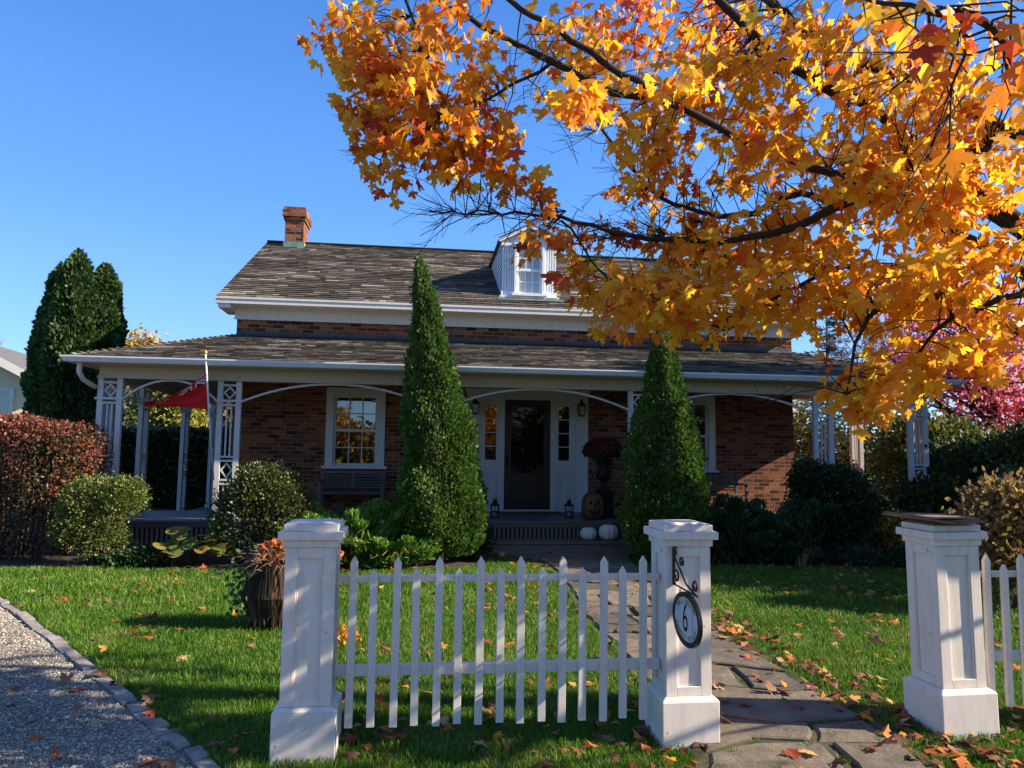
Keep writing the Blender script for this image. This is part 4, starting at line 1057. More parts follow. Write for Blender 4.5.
def sign():
    # iron bracket projecting from the front face of the second post, oval plate hung below it
    p = GW(1.985, .03, 0); br = empty('sign_bracket', p, YAW, 'rusty scrolled iron bracket on the second gate post', 'bracket')
    mb = MB(); z1, z0 = 1.075, .885
    mb.bar((0, -.004, z0 - .005), (0, -.004, z1 + .01), .014, .008, (0, 1, 0)); mb.build('back_plate', M_rust, br)
    mb = MB(); mb.tube([(0, -.006, z1 - .03), (0, -.20, z0 + .03), (0, -.33, z0 - .0)], .0055, 8)
    mb.tube([(0, -.004, z0), (0, -.36, z0 - .004)], .005, 8); mb.build('arm', M_rust, br)
    def scroll(cy, cz, r0, turns, ph, sgn=1):
        mb = MB(); pts = []
        for i in range(30):
            t = i / 29; a = ph + sgn * t * turns * 6.283; r = r0 * (1 - .75 * t); pts.append((0, cy + r * math.cos(a), cz + r * math.sin(a)))
        mb.tube(pts, .0058, 6); mb.build('scroll', M_rust, br)
    scroll(-.048, z0 + .046, .046, 1.3, -1.2); scroll(-.035, z1 - .01, .028, 1.1, 2.4, -1); scroll(-.33, z0 + .038, .042, 1.3, -1.9); scroll(-.125, z1 - .055, .030, 1.2, 3.6, -1)
    # sign
    sw, sh = .200, .140; cy, cz = -.205, .735
    sg = empty('house_number_sign', tuple(Vector(GW(1.985, .03, 0)) + Vector((sy_ * -cy, cy_ * cy, cz))), YAW, 'oval sign with thick black rim and number 6 hanging from the bracket', 'sign')
    def oval(rx, rz, x0, x1, mat, name, inner=None):
        mb = MB(); n = 64; ring = [(math.cos(t) * rx, math.sin(t) * rz) for t in np.linspace(0, 2*math.pi, n, endpoint=False)]
        if inner:
            r2 = [(math.cos(t) * inner[0], math.sin(t) * inner[1]) for t in np.linspace(0, 2*math.pi, n, endpoint=False)]
            vs = [(x0, y, z) for y, z in ring] + [(x1, y, z) for y, z in ring] + [(x0, y, z) for y, z in r2] + [(x1, y, z) for y, z in r2]
            fs = []
            for i in range(n):
                j = (i+1) % n; fs += [(i, j, j+n, i+n), (i+2*n, i+3*n, j+3*n, j+2*n), (i, i+2*n, j+2*n, j), (i+n, j+n, j+3*n, i+3*n)]
        else:
            vs = [(x0, y, z) for y, z in ring] + [(x1, y, z) for y, z in ring]; fs = [tuple(range(n)), tuple(range(2*n-1, n-1, -1))] + [(i, i+n, (i+1) % n + n, (i+1) % n) for i in range(n)]
        mb.add(vs, fs); return mb.build(name, mat, sg)
    oval(sw, sh, -.009, .009, M_iron, 'rim', (sw - .026, sh - .026))
    face = oval(sw - .027, sh - .027, -.005, .005, plain('sign_face', (.50, .54, .58), .4, .04, 4, 0), 'plate')
    # lettering on both faces
    for side in (-1, 1):
        VV = []; FF = []
        def put(V, F, y, z, rot=0):
            c, s_ = math.cos(rot), math.sin(rot); k = len(VV)
            for v in V:
                a = v[0]*c - v[1]*s_ + y; b_ = v[0]*s_ + v[1]*c + z
                VV.append((side * (.0055 + abs(v[2])), side * a, b_))
            FF.extend(tuple(i + k for i in f) for f in F)
        V, F = text_mesh('6', .215); V[:, 0] *= .8; put(V, F, -.012, .0)
        for word, top in (('WELLINGTON', True), ('MARKET PLACE', False)):
            n = len(word); span = 1.75 if top else 2.2
            for i, chh in enumerate(word):
                if chh == ' ': continue
                V, F = text_mesh(chh, .038)
                t = (i - (n-1)/2) / (n-1) * span
                if top: a = math.pi/2 - t; rr = (sw - .050, sh - .050); rot = -t * .62
                else: a = -math.pi/2 + t; rr = (sw - .045, sh - .045); rot = t * .62
                put(V, F, rr[0] * math.cos(a), rr[1] * math.sin(a), rot)
        V, F = text_mesh('HERITAGE', .021); put(V, F, .095, .0, math.pi / 2 + .1)
        me = bpy.data.meshes.new('lettering'); me.from_pydata(VV, [], FF); me.materials.append(M_iron); o = bpy.data.objects.new('lettering', me); COL.objects.link(o); o.parent = face
    for y in (-.10, .10):
        mb = MB()
        z = sh * math.sqrt(1 - (y / sw) ** 2)
        mb.tube([(0, y + .008*math.cos(t), z + .006 + .010*math.sin(t)) for t in np.linspace(0, 6.28, 9)], .0022, 5)
        mb.tube([(0, y, z + .012), (0, y, .885 - cz - .004)], .0022, 5)
        mb.build('hook', M_rust, sg)
sign()

# ------------------------------------------------------------------ plants
def clump_cloud(blobs, n_clump, per, spread, shell=.35):
    """points in clumps on union of ellipsoids: returns P, outward dir"""
    P = []; O = []
    vols = np.array([b[3] * b[4] + b[4] * b[5] + b[3] * b[5] for b in blobs]); vols = vols / vols.sum()
    for b, f in zip(blobs, vols):
        k = max(1, int(n_clump * f)); d = rdir(k); d[:, 2] = np.where(d[:, 2] < -.6, -d[:, 2], d[:, 2])
        r = (1 - shell * RNG.random(k) ** 1.5) * (1 + RNG.normal(0, .05, k))
        c = np.array(b[:3]) + d * np.array(b[3:6]) * r[:, None]
        q = np.repeat(c, per, 0) + RNG.normal(0, spread, (k * per, 3)); P.append(q); O.append(np.repeat(d, per, 0))
    P = np.concatenate(P); O = np.concatenate(O); ok = P[:, 2] > .02
    return P[ok], O[ok]

def stems_mb(base, tips, r0=.02, r1=.004, n=5):
    mb = MB()
    for t in tips:
        b = Vector(base) + Vector((random.uniform(-.08, .08), random.uniform(-.08, .08), 0)); t = Vector(t); pts = []
        for i in range(n):
            f = i / (n - 1); p = b.lerp(t, f); p += Vector((random.uniform(-1, 1), random.uniform(-1, 1), 0)) * .04 * math.sin(math.pi * f); pts.append(p)
        mb.tube(pts, [r0 + (r1 - r0) * i / (n - 1) for i in range(n)], 5)
    return mb
M_bark = plain('bark', (.085, .065, .050), .95, .35, 14, .8)
M_bark_dark = plain('dark_bark', (.035, .022, .016), .95, .35, 14, .8)

def shrub(name, label, cat, blobs, mat, n_clump=900, per=9, spread=.05, size=(.03, .055), up=.4, shape=LEAF6_V, faces=LEAF6_F, group=None, shell=.4, transl=None):
    c = np.mean([b[:3] for b in blobs], axis=0); base = (float(c[0]), float(c[1]), 0.0)
    e = empty(name, base, 0, label, cat, group)
    B = [(b[0]-base[0], b[1]-base[1], b[2], b[3], b[4], b[5]) for b in blobs]
    P, O = clump_cloud(B, n_clump, per, spread, shell); n = len(P)
    T = O + rdir(n) * .9 + np.array([[0, 0, up]])
    leaves('foliage', P, T, rdir(n), RNG.uniform(size[0], size[1], n), shape, faces, np.clip(RNG.random(n), 0, 1), mat, e)
    tips = []
    for _ in range(14):
        b = random.choice(B); d = rdir(1)[0]; tips.append((b[0] + d[0]*b[3]*.8, b[1] + d[1]*b[4]*.8, max(.1, b[2] + abs(d[2])*b[5]*.7)))
    stems_mb((0, 0, 0), tips).build('stem', M_bark, e)
    return e

CED = [(0, (.025, .065, .010)), (.4, (.055, .120, .016)), (.85, (.090, .165, .024)), (1, (.13, .18, .04))]
M_cedar = leafmat('cedar_sprays', CED, .3, .55, patch=.5, patch_scale=2.5)
M_arb = leafmat('arborvitae_sprays', [(0, (.014, .040, .009)), (.5, (.034, .082, .017)), (.85, (.075, .125, .030)), (1, (.13, .16, .05))], .3, .55, patch=.6, patch_scale=1.4)
FAN_V = np.array([(0, 0), (.10, .25), (.34, .50), (.22, .62), (.30, .86), (.10, .80), (0, 1.05), (-.12, .82), (-.32, .84), (-.20, .60), (-.36, .46), (-.09, .22)])
FAN_F = [(0, 1, 11), (1, 2, 3), (1, 3, 9, 11), (9, 10, 11), (3, 4, 5), (3, 5, 7, 9), (7, 8, 9), (5, 6, 7)]

def conifer(name, label, x, y, prof, n, size, mat, lean=(0, 0), cat='evergreen tree', group=None, noise_amp=.10, seed=0, spire=1.0):
    """upright conifer; prof list of (z, radius)"""
    rs = np.random.default_rng(100 + seed)
    e = empty(name, (x, y, 0), 0, label, cat, group)
    zs = np.array([p[0] for p in prof]); rr = np.array([p[1] for p in prof]); zt = zs[-1]
    w = np.interp(np.linspace(zs[0], zt, 200), zs, rr); cdf = np.cumsum(w + .06); cdf /= cdf[-1]
    z = np.interp(rs.random(n), cdf, np.linspace(zs[0], zt, 200)); th = rs.random(n) * 6.283
    # upswept clumps: bumps over angle and height
    K = 110; bt = rs.random(K) * 6.283; bz = rs.uniform(zs[0], zt, K); bump_ = np.zeros(n)
    for a, b_ in zip(bt, bz):
        d = np.abs((th - a + math.pi) % (2*math.pi) - math.pi); s = .20 + .22 * rs.random(); h = .10 + .16 * rs.random()
        bump_ += rs.uniform(.4, 1) * np.exp(-(d / s) ** 2 - ((z - b_) / (h * (1.5 if True else 1))) ** 2)
    R0 = np.interp(z, zs, rr); bump_ = np.minimum(bump_, 1.6); R = R0 * (1 - .22 * rs.random(n) ** 2 + noise_amp * (bump_ - .8)) + rs.normal(0, .010, n) + (rs.random(n) < .04) * rs.uniform(0, .05, n)
    P = np.stack([R * np.cos(th) + lean[0] * (z / zt) ** 2, R * np.sin(th) + lean[1] * (z / zt) ** 2, z], 1)
    O = np.stack([np.cos(th), np.sin(th), np.zeros(n)], 1)
    T = O * .75 + np.array([[0, 0, 1.]]) * spire + rs.normal(0, .35, (n, 3)); tang = np.stack([-np.sin(th), np.cos(th), np.zeros(n)], 1)
    Nn = O * .5 + tang * rs.normal(0, 1, (n, 1)) + rs.normal(0, .3, (n, 3))
    leaves('foliage', P, T, Nn, rs.uniform(size[0], size[1], n) * (.6 + .4 * np.clip(R0 / .2, 0, 1)), FAN_V, FAN_F, rs.random(n), mat, e)
    mb = MB(); mb.tube([(0, 0, 0), (lean[0]*.25, lean[1]*.25, zt*.5), (lean[0]*.85, lean[1]*.85, zt*.93)], [.075, .045, .008], 8)
    for _ in range(60):
        zz = random.uniform(zs[0], zt*.9); a = random.random()*6.28; r = float(np.interp(zz, zs, rr))*.8; f = (zz/zt)**2
        mb.tube([(lean[0]*f, lean[1]*f, max(.02, zz - .15)), (lean[0]*f + r*math.cos(a), lean[1]*f + r*math.sin(a), zz + .1)], [.012, .003], 4)
    mb.build('trunk', M_bark, e)
    return e

conifer('cedar', 'tall sunlit conical cedar left of the front door', -1.03, 11.0, [(.12, .5), (.3, .62), (.7, .68), (1.0, .67), (1.6, .56), (2.35, .40), (3.1, .265), (3.9, .15), (4.25, .09), (4.5, .02)], 36000, (.028, .082), M_cedar, noise_amp=.24, lean=(-.40, 0), group='conical cedars flanking the door', seed=1)
conifer('cedar', 'shorter shaded conical cedar right of the front door', 2.28, 11.25, [(.12, .50), (.35, .59), (.7, .61), (1.3, .54), (1.9, .42), (2.5, .28), (3.1, .16), (3.6, .02)], 30000, (.028, .082), M_cedar, noise_amp=.24, group='conical cedars flanking the door', seed=2)
GA = 'columnar evergreens behind the red hedge'
conifer('arborvitae', 'left and darkest of the three columnar evergreens', -10.45, 17.0, [(.1, .45), (2, .62), (3.5, .56), (4.6, .42), (5.4, .24), (5.85, .04)], 20000, (.08, .15), M_arb, noise_amp=.22, group=GA, seed=3)
conifer('arborvitae', 'middle and tallest of the three columnar evergreens', -9.90, 16.6, [(.1, .4), (2, .56), (3.5, .54), (4.8, .42), (5.6, .24), (6.05, .04)], 20000, (.08, .15), M_arb, noise_amp=.22, group=GA, seed=4)
conifer('arborvitae', 'right columnar evergreen with flat rounded top', -9.55, 17.1, [(.1, .4), (2, .50), (3.5, .48), (4.6, .40), (5.4, .24), (5.85, .05)], 19000, (.08, .15), M_arb, noise_amp=.22, group=GA, seed=5)

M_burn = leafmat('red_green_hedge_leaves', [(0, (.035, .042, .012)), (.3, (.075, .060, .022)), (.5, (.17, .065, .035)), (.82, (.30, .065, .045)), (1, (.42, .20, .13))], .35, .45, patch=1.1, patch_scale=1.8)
def hedge():
    e = empty('burning_bush_hedge', (-7.35, 11.0, 0), 0, 'clipped hedge with red and olive leaves at the left edge', 'hedge')
    n = 26000; hx, hy, hz = 1.22, .62, 1.93
    # superellipsoid surface
    d = rdir(n); p = 9.0; k = (np.abs(d[:, 0])**p + np.abs(d[:, 1])**p + np.abs(d[:, 2])**p) ** (-1/p)
    P = d * k[:, None] * (1 - .30 * RNG.random((n, 1)) ** 1.6) * (1 + RNG.normal(0, .02, (n, 1))) * np.array([[hx, hy, hz * .56]]) + np.array([[0, 0, hz * .47]])
    P += .05 * np.stack([np.sin(P[:, 2]*5 + P[:, 1]*3), np.sin(P[:, 0]*6), np.sin(P[:, 0]*4.5 + 1)], 1)
    P = P[P[:, 2] > .12]; n = len(P); nz = P[:, 2] / hz
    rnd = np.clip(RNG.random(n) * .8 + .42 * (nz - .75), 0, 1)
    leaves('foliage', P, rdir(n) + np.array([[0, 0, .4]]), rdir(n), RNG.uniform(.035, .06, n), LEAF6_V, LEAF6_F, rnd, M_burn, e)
    tips = [(random.uniform(-1, 1), random.uniform(-.5, .5), random.uniform(1, 1.8)) for _ in range(40)]
    mb = MB()
    for t in tips:
        b = Vector((t[0] * .8, t[1] * .7, 0)); mb.tube([b, b.lerp(Vector(t), .5) + Vector((.03, .02, 0)), t], [.018, .010, .004], 5)
    mb.build('stem', M_bark, e)
hedge()
M_box = leafmat('boxwood_leaves', [(0, (.045, .075, .012)), (.5, (.095, .13, .022)), (.85, (.17, .19, .045)), (1, (.27, .25, .08))], .3, .4, patch=.5, patch_scale=3)
M_box2 = leafmat('olive_privet_leaves', [(0, (.025, .045, .010)), (.5, (.055, .080, .020)), (.85, (.11, .12, .035)), (1, (.22, .18, .07))], .3, .4, patch=.6, patch_scale=3)
shrub('boxwood', 'sunlit yellow-green shrub with flaring top in front of the red hedge', 'shrub', [(-5.62, 10.3, .82, .51, .42, .36), (-5.78, 10.25, .52, .42, .38, .38), (-5.52, 10.25, .32, .32, .30, .32), (-5.28, 10.3, .92, .29, .3, .24)], M_box, 1500, 9, .04, (.025, .042), up=.7)
shrub('privet_shrub', 'olive green rounded shrub beside the second porch post', 'shrub', [(-3.5, 10.6, .95, .50, .45, .42), (-3.75, 10.5, .6, .42, .4, .45), (-3.2, 10.6, .7, .40, .4, .45)], M_box2, 1500, 9, .045, (.03, .05), up=.6)
shrub('low_shrub', 'small dark shrub at the foot of the left cedar by the steps', 'shrub', [(-.50, 11.35, .25, .22, .2, .24)], M_green_dark, 300, 9, .04, (.03, .045))
M_yew = leafmat('yew_needles', [(0, (.010, .024, .008)), (.6, (.020, .046, .014)), (1, (.045, .080, .022))], .25, .5)
shrub('yew', 'large dark upright shrub before the porch\'s right bay', 'shrub', [(4.95, 11.5, .93, .63, .45, .50), (4.65, 11.45, .5, .55, .45, .5), (5.3, 11.5, .55, .5, .45, .5), (4.6, 11.5, 1.2, .3, .3, .3)], M_yew, 2200, 9, .05, (.035, .06), up=.5)

NEED_V = np.array([(0, 0), (.05, .3), (.16, .45), (.07, .6), (.12, .8), (0, 1), (-.12, .78), (-.06, .6), (-.16, .42), (-.05, .28)]); NEED_F = [(0, 1, 9), (1, 2, 3), (1, 3, 7, 9), (7, 8, 9), (3, 4, 5), (3, 5, 7), (5, 6, 7)]
def juniper(name, label, arms, mat, n_spray=70, seed=0, size=(.06, .11)):
    c = np.mean([a[0] for a in arms], axis=0); base = (float(c[0]), float(c[1]), 0); e = empty(name, base, 0, label, 'juniper')
    P = []; T = []
    for (b, t, w) in arms:
        b = np.array([*b, .05]) - np.array([*base[:2], 0]); t = np.array(t) - np.array([*base[:2], 0])
        f = RNG.random(n_spray * 10) ** .7; q = b + (t - b) * f[:, None]; q[:, 2] = b[2] + (t[2] - b[2]) * np.sin(f * 1.45)
        q += RNG.normal(0, 1, q.shape) * np.array([[w, w, w * .35]]) * (1.1 - .6 * f[:, None]); P.append(q)
        d = (t - b) / np.linalg.norm(t - b); T.append(np.tile(d, (len(q), 1)))
    P = np.concatenate(P); T = np.concatenate(T); ok = P[:, 2] > .03; P, T = P[ok], T[ok]; n = len(P)
    leaves('foliage', P, T + rdir(n) * .55 + np.array([[0, 0, .15]]), rdir(n) * .6 + np.array([[0, 0, 1]]), RNG.uniform(*size, n), NEED_V, NEED_F, RNG.random(n), mat, e)
    mb = MB()
    for (b, t, w) in arms:
        b = Vector((b[0]-base[0], b[1]-base[1], 0)); t = Vector((t[0]-base[0], t[1]-base[1], t[2])); mb.tube([b, b.lerp(t, .5) + Vector((0, 0, .06)), b.lerp(t, .92)], [.02, .012, .004], 5)
    mb.build('stem', M_bark, e)
M_jun = leafmat('juniper_sprays', [(0, (.055, .13, .016)), (.5, (.11, .24, .025)), (.85, (.18, .33, .04)), (1, (.26, .38, .07))], .3, .5, patch=.4, patch_scale=3)
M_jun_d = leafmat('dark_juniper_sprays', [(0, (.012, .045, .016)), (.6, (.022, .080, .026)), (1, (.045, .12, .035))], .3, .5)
arms = []
random.seed(31)
for k in range(40):
    a = random.uniform(0, 6.28); bx_, by_ = -2.35 + random.uniform(-.35, .35), 10.6 + random.uniform(-.2, .2); r = random.uniform(.5, 1.05)
    arms.append(((bx_, by_), (bx_ + r * math.cos(a), by_ + .8 * r * math.sin(a), random.uniform(.25, .85)), .07))
juniper('juniper', 'bright green spreading juniper under the bench window', arms, M_jun)
arms = []
for k in range(30):
    a = random.uniform(0, 6.28); bx_, by_ = -1.82 + random.uniform(-.4, .4), 10.3 + random.uniform(-.1, .1); r = random.uniform(.4, .75)
    arms.append(((bx_, by_), (bx_ + r * math.cos(a), by_ + .5 * r * math.sin(a), random.uniform(.12, .42)), .07))
juniper('juniper', 'low bright green juniper by the lawn edge in front of the left cedar', arms, M_jun)
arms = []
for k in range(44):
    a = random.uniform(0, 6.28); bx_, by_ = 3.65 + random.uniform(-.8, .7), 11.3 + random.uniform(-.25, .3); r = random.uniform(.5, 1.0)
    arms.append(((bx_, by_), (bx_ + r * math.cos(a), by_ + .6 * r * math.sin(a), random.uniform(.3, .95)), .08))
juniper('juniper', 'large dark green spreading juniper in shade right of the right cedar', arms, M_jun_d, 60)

def strap_plant(name, label, x, y, n, L, mat, h=.5, cat='plant', width=.014):
    e = empty(name, (x, y, 0), 0, label, cat); V = []; k = 6
    for _ in range(n):
        a = random.uniform(0, 6.28); l_ = L * random.uniform(.6, 1.1); hh = h * random.uniform(.6, 1.1); bx_, by_ = random.uniform(-.08, .08), random.uniform(-.08, .08); w = width * random.uniform(.7, 1.2)
        for i in range(k):
            t = i / (k - 1); r = l_ * t; z = hh * math.sin(min(1.0, t * 1.15) * 2.2) ; ww = w * (1 - t ** 2) + .001
            V += [(bx_ + r*math.cos(a) - ww*math.sin(a), by_ + r*math.sin(a) + ww*math.cos(a), z), (bx_ + r*math.cos(a) + ww*math.sin(a), by_ + r*math.sin(a) - ww*math.cos(a), z + .004)]
    fast_mesh('foliage', np.array(V), [(2*i, 2*i+1, 2*i+3, 2*i+2) for i in range(k-1)], 2*k, RNG.random(n), mat, e)
M_strap = leafmat('fading_daylily_leaves', [(0, (.06, .13, .02)), (.5, (.16, .20, .04)), (.8, (.42, .32, .10)), (1, (.38, .20, .09))], .4)
strap_plant('daylily', 'fading yellow-green daylily leaves among the junipers', -2.05, 10.4, 46, .42, M_strap, .52)
strap_plant('daylily', 'arching daylily clump just left of the left cedar foot', -1.5, 10.25, 30, .35, M_strap, .34)
strap_plant('grass_tuft', 'pale dry grass tuft at the foot of the dark upright shrub', 4.25, 10.95, 18, .18, M_strap, .30)

def hosta():
    e = empty('hosta', (-4.3, 10.3, 0), 0, 'hosta with broad yellow-edged leaves beside the lawn', 'plant')
    n = 40; HV = []; ang = np.linspace(0, 6.283, 15)[:-1]
    shape = np.array([(0, 0)] + [(.40*math.sin(t) , .5 - .5*math.cos(t)) for t in ang]); shape = np.concatenate([np.array([(0, .5)]), np.array([(.42*math.sin(t), .5-.5*math.cos(t)) for t in ang]), np.array([(.385*math.sin(t), .5-.455*math.cos(t)) for t in ang])])
    k = 14; f = [(0, 1+k+i, 1+k+(i+1) % k) for i in range(k)] + [(1+i, 1+(i+1) % k, 1+k+(i+1) % k, 1+k+i) for i in range(k)]
    a = RNG.random(n) * 6.283; a = np.where(RNG.random(n) < .5, -1.57 + RNG.normal(0, .9, n), a); r = RNG.uniform(.12, .42, n); z = .12 + .42 * (1 - r / .5) + RNG.uniform(-.03, .10, n)
    P = np.stack([r*np.cos(a), r*np.sin(a)*.7, z], 1); T = np.stack([np.cos(a), np.sin(a), RNG.uniform(-.7, .1, n)], 1); Nn = np.stack([.4*np.cos(a), .4*np.sin(a) - .55, np.ones(n)], 1)
    o = leaves('foliage', P, T, Nn, RNG.uniform(.16, .25, n), shape, f, RNG.random(n), leafmat('hosta_leaf', [(0, (.04, .10, .02)), (.5, (.10, .15, .03)), (.8, (.24, .19, .04)), (1, (.28, .11, .03))], .35, .4, patch=.5, patch_scale=9), e, curl=.12)
    o.data.materials.append(leafmat('hosta_leaf_margin', [(0, (.28, .24, .06)), (1, (.28, .14, .03))], .35, .4))
    mi = np.tile(np.array([0]*k + [1]*k), n); o.data.polygons.foreach_set('material_index', mi.astype(np.int32))
    mb = MB()
    for p, t in zip(P, T): mb.tube([(0, 0, .02), (p[0]*.5, p[1]*.5, p[2]*.8), tuple(p)], .005, 5)
    mb.build('stem', M_jun, e)
hosta()
shrub('perennial', 'dark green ground perennials between hosta and flaring shrub', 'plant', [(-4.85, 10.2, .10, .35, .2, .12), (-5.1, 10.15, .06, .4, .2, .1)], M_green_dark, 260, 8, .04, (.04, .07))

# fall arrangement behind the left post
def arrangement():
    x, y = -2.12, 6.9
    e = empty('straw_basket', (x, y, 0), 0, 'dark bark and straw basket of dried twigs and yellow mums on the lawn', 'planter')
    m = attr_mat('bark_strips', [(0, (.020, .015, .012)), (.6, (.055, .036, .025)), (1, (.16, .09, .05))], .95, True)
    V = []; rn = []; N = 2200
    for i in range(N):
        a = random.uniform(0, 6.28); r = .225 + random.uniform(-.03, .035); z1 = .55 + random.uniform(-.12, .07); z0 = random.uniform(0, .16); w = random.uniform(.003, .009); b = r * random.uniform(.8, 1.15); a0 = a
        for (rr, z) in ((b * .80, z0), (r * 1.16, .30), (r * .90, z1)):
            a = a0 + random.gauss(0, .07)
            V += [(rr*math.cos(a) - w*math.sin(a), rr*math.sin(a) + w*math.cos(a), z), (rr*math.cos(a) + w*math.sin(a), rr*math.sin(a) - w*math.cos(a), z)]
        rn.append(random.random())
    fast_mesh('bark_body', np.array(V), [(0, 1, 3, 2), (2, 3, 5, 4)], 6, np.array(rn), m, e)
    mb = MB(); mb.lathe((0, 0, .0), [(.18, 0), (.22, .3), (.20, .55)], 16); mb.build('inner_pot', M_bark_dark, e)
    mb = MB()
    for i in range(220):
        a = random.uniform(0, 6.28); b = Vector((.15*math.cos(a), .15*math.sin(a), .50)); d = Vector((random.gauss(-.25, .5), random.gauss(-.1, .5), random.uniform(.1, .8))).normalized() * random.uniform(.15, .36)
        mb.tube([b, b + d*.6 + Vector((0, 0, .04)), b + d + Vector((0, 0, -.05))], [.004, .003, .0015], 4)
    mb.build('twigs', plain('dry_twigs', (.20, .13, .08), .9, .4, 20, .2), e)
    def fl(name, c, rad, n, st, size):
        d = rdir(n); P = np.array(c) + d * np.array(rad) * RNG.uniform(.6, 1, (n, 1)); leaves(name, P, d + rdir(n)*.7, rdir(n), RNG.uniform(*size, n), LEAF6_V, LEAF6_F, RNG.random(n), leafmat(name, st, .35), e)
    fl('mum_flowers', (.19, -.12, .36), (.10, .12, .15), 500, [(0, (.55, .22, .02)), (.6, (.75, .48, .03)), (1, (.75, .6, .12))], (.02, .035))
    fl('red_leaves', (.05, -.05, .66), (.22, .18, .12), 260, [(0, (.16, .03, .02)), (.5, (.38, .10, .03)), (1, (.6, .25, .05))], (.04, .07))
    n = 170; P = np.array([(-.26, -.1, .35)]) + RNG.normal(0, 1, (n, 3)) * np.array([[.09, .08, .14]])
    leaves('ivy', P, rdir(n) + np.array([[0, 0, -.5]]), rdir(n) + np.array([[0, -1, .3]]), RNG.uniform(.04, .06, n), LEAF6_V, LEAF6_F, RNG.random(n), leafmat('ivy_leaves', [(0, (.03, .08, .02)), (1, (.12, .20, .06))], .35), e)
    n = 260; P = np.array([(0, 0, .05)]) + np.stack([np.cos(np.linspace(0, 6.28, n))*.22, np.sin(np.linspace(0, 6.28, n))*.22, RNG.uniform(0, .1, n)], 1)
    leaves('straw_fringe', P + np.array([[0, 0, .10]]), np.array([[0, 0, -1.]]) + rdir(n)*.3, rdir(n), RNG.uniform(.08, .14, n), LEAF4_V * np.array([[.25, 1]]), LEAF4_F, RNG.random(n), leafmat('russet_straw', [(0, (.16, .06, .03)), (1, (.36, .16, .07))], .3), e)
    # terracotta bowl tipped to the right
    b = empty('terracotta_bowl', (-2.52, 9.75, .0), 0, 'orange-red terracotta bowl with variegated plant behind the left gate post', 'planter')
    tm = plain('terracotta', (.42, .085, .035), .6, .2, 6, .15)
    mb = MB(); prof = [(.14, 0), (.17, .02), (.26, .12), (.33, .20), (.37, .25), (.375, .28), (.34, .28), (.31, .22)]
    mb.lathe((0, 0, 0), prof, 36, cap=False); mb.build('bowl', tm, b)
    mb = MB(); mb.lathe((0, 0, .22), [(.31, 0), (.01, .02)], 20); mb.build('potting_soil', M_bark_dark, b)
    n = 500; d = rdir(n); d[:, 2] = np.abs(d[:, 2]); P = np.array([(.04, 0, .26)]) + d * np.array([[.26, .24, .26]]) * RNG.uniform(.4, 1, (n, 1))
    leaves('foliage', P, d + rdir(n)*.5, rdir(n), RNG.uniform(.035, .06, n), LEAF6_V, LEAF6_F, RNG.random(n), leafmat('variegated_leaves', [(0, (.12, .20, .06)), (.6, (.34, .38, .14)), (1, (.6, .6, .35))], .35), b)
    f = empty('marigold', (-1.35, 6.3, 0), 0, 'small clump of orange and yellow flowers behind the picket gate', 'flowers')
    n = 260; d = rdir(n); d[:, 2] = np.abs(d[:, 2]); P = d * np.array([[.15, .12, .16]]) * RNG.uniform(.3, 1, (n, 1))
    leaves('blooms', P, d + rdir(n)*.7, rdir(n), RNG.uniform(.02, .045, n), LEAF6_V, LEAF6_F, RNG.random(n), leafmat('marigold_petals', [(0, (.45, .08, .02)), (.5, (.65, .25, .03)), (.8, (.7, .5, .05)), (1, (.12, .2, .04))], .35), f)
arrangement()

# right side planting
M_hyd = leafmat('dried_hydrangea', [(0, (.10, .065, .030)), (.4, (.22, .14, .06)), (.8, (.36, .24, .08)), (1, (.50, .36, .08))], .35, .7, patch=.5, patch_scale=4)
shrub('hydrangea', 'brown and gold dried hydrangea behind the boarded gate post', 'shrub', [(5.35, 8.1, 1.0, .38, .35, .32), (5.0, 8.0, .75, .30, .3, .3), (5.6, 8.0, .7, .45, .4, .45), (5.9, 8.2, 1.1, .4, .4, .3), (5.15, 7.9, .45, .35, .3, .3)], M_hyd, 650, 9, .07, (.05, .085), group=None)
M_yel = leafmat('amber_shrub', [(0, (.10, .06, .012)), (.5, (.28, .16, .02)), (1, (.5, .3, .03))], .35)
shrub('spirea', 'low amber yellow shrub at the foot of the dark upright shrub', 'shrub', [(5.7, 11.2, .42, .32, .3, .30)], M_yel, 260, 9, .05, (.035, .06))
shrub('blue_green_perennial', 'low grey-green perennials right of the amber shrub', 'plant', [(5.95, 11.0, .12, .55, .2, .18), (5.3, 11.05, .08, .35, .15, .12)], leafmat('grey_green_leaves', [(0, (.02, .045, .03)), (1, (.06, .10, .06))], .3), 300, 8, .05, (.04, .07))
M_bgd = leafmat('dark_bush_leaves', [(0, (.016, .036, .010)), (.5, (.042, .075, .020)), (.9, (.09, .12, .03)), (1, (.18, .17, .045))], .35, .5, patch=.5, patch_scale=1.2)
shrub('evergreen_bush', 'dark green bush between the corner post and right edge', 'shrub', [(8.0, 13.6, 1.0, .9, .8, .9), (7.3, 13.0, .6, .6, .6, .6), (9.3, 13.4, 1.1, 1.1, 1.0, 1.0), (8.7, 12.4, .6, .9, .7, .65)], M_bgd, 2600, 9, .08, (.06, .10))
shrub('leafy_bush', 'tall olive green bush behind the right porch corner', 'shrub', [(8.9, 15.8, 1.3, 1.1, 1.0, 1.15), (10.4, 16.2, 1.0, 1.3, 1.0, 1.1)], leafmat('olive_leaves', [(0, (.03, .045, .010)), (.5, (.08, .10, .02)), (1, (.20, .18, .04))], .4, patch=.6, patch_scale=1), 1800, 9, .10, (.07, .12))
shrub('near_bush', 'dark shrub filling the right edge behind the hydrangea', 'shrub', [(7.0, 9.8, .7, .9, .8, .8), (8.3, 9.4, .9, 1.0, .9, 1.0)], M_bgd, 1200, 9, .07, (.05, .085))

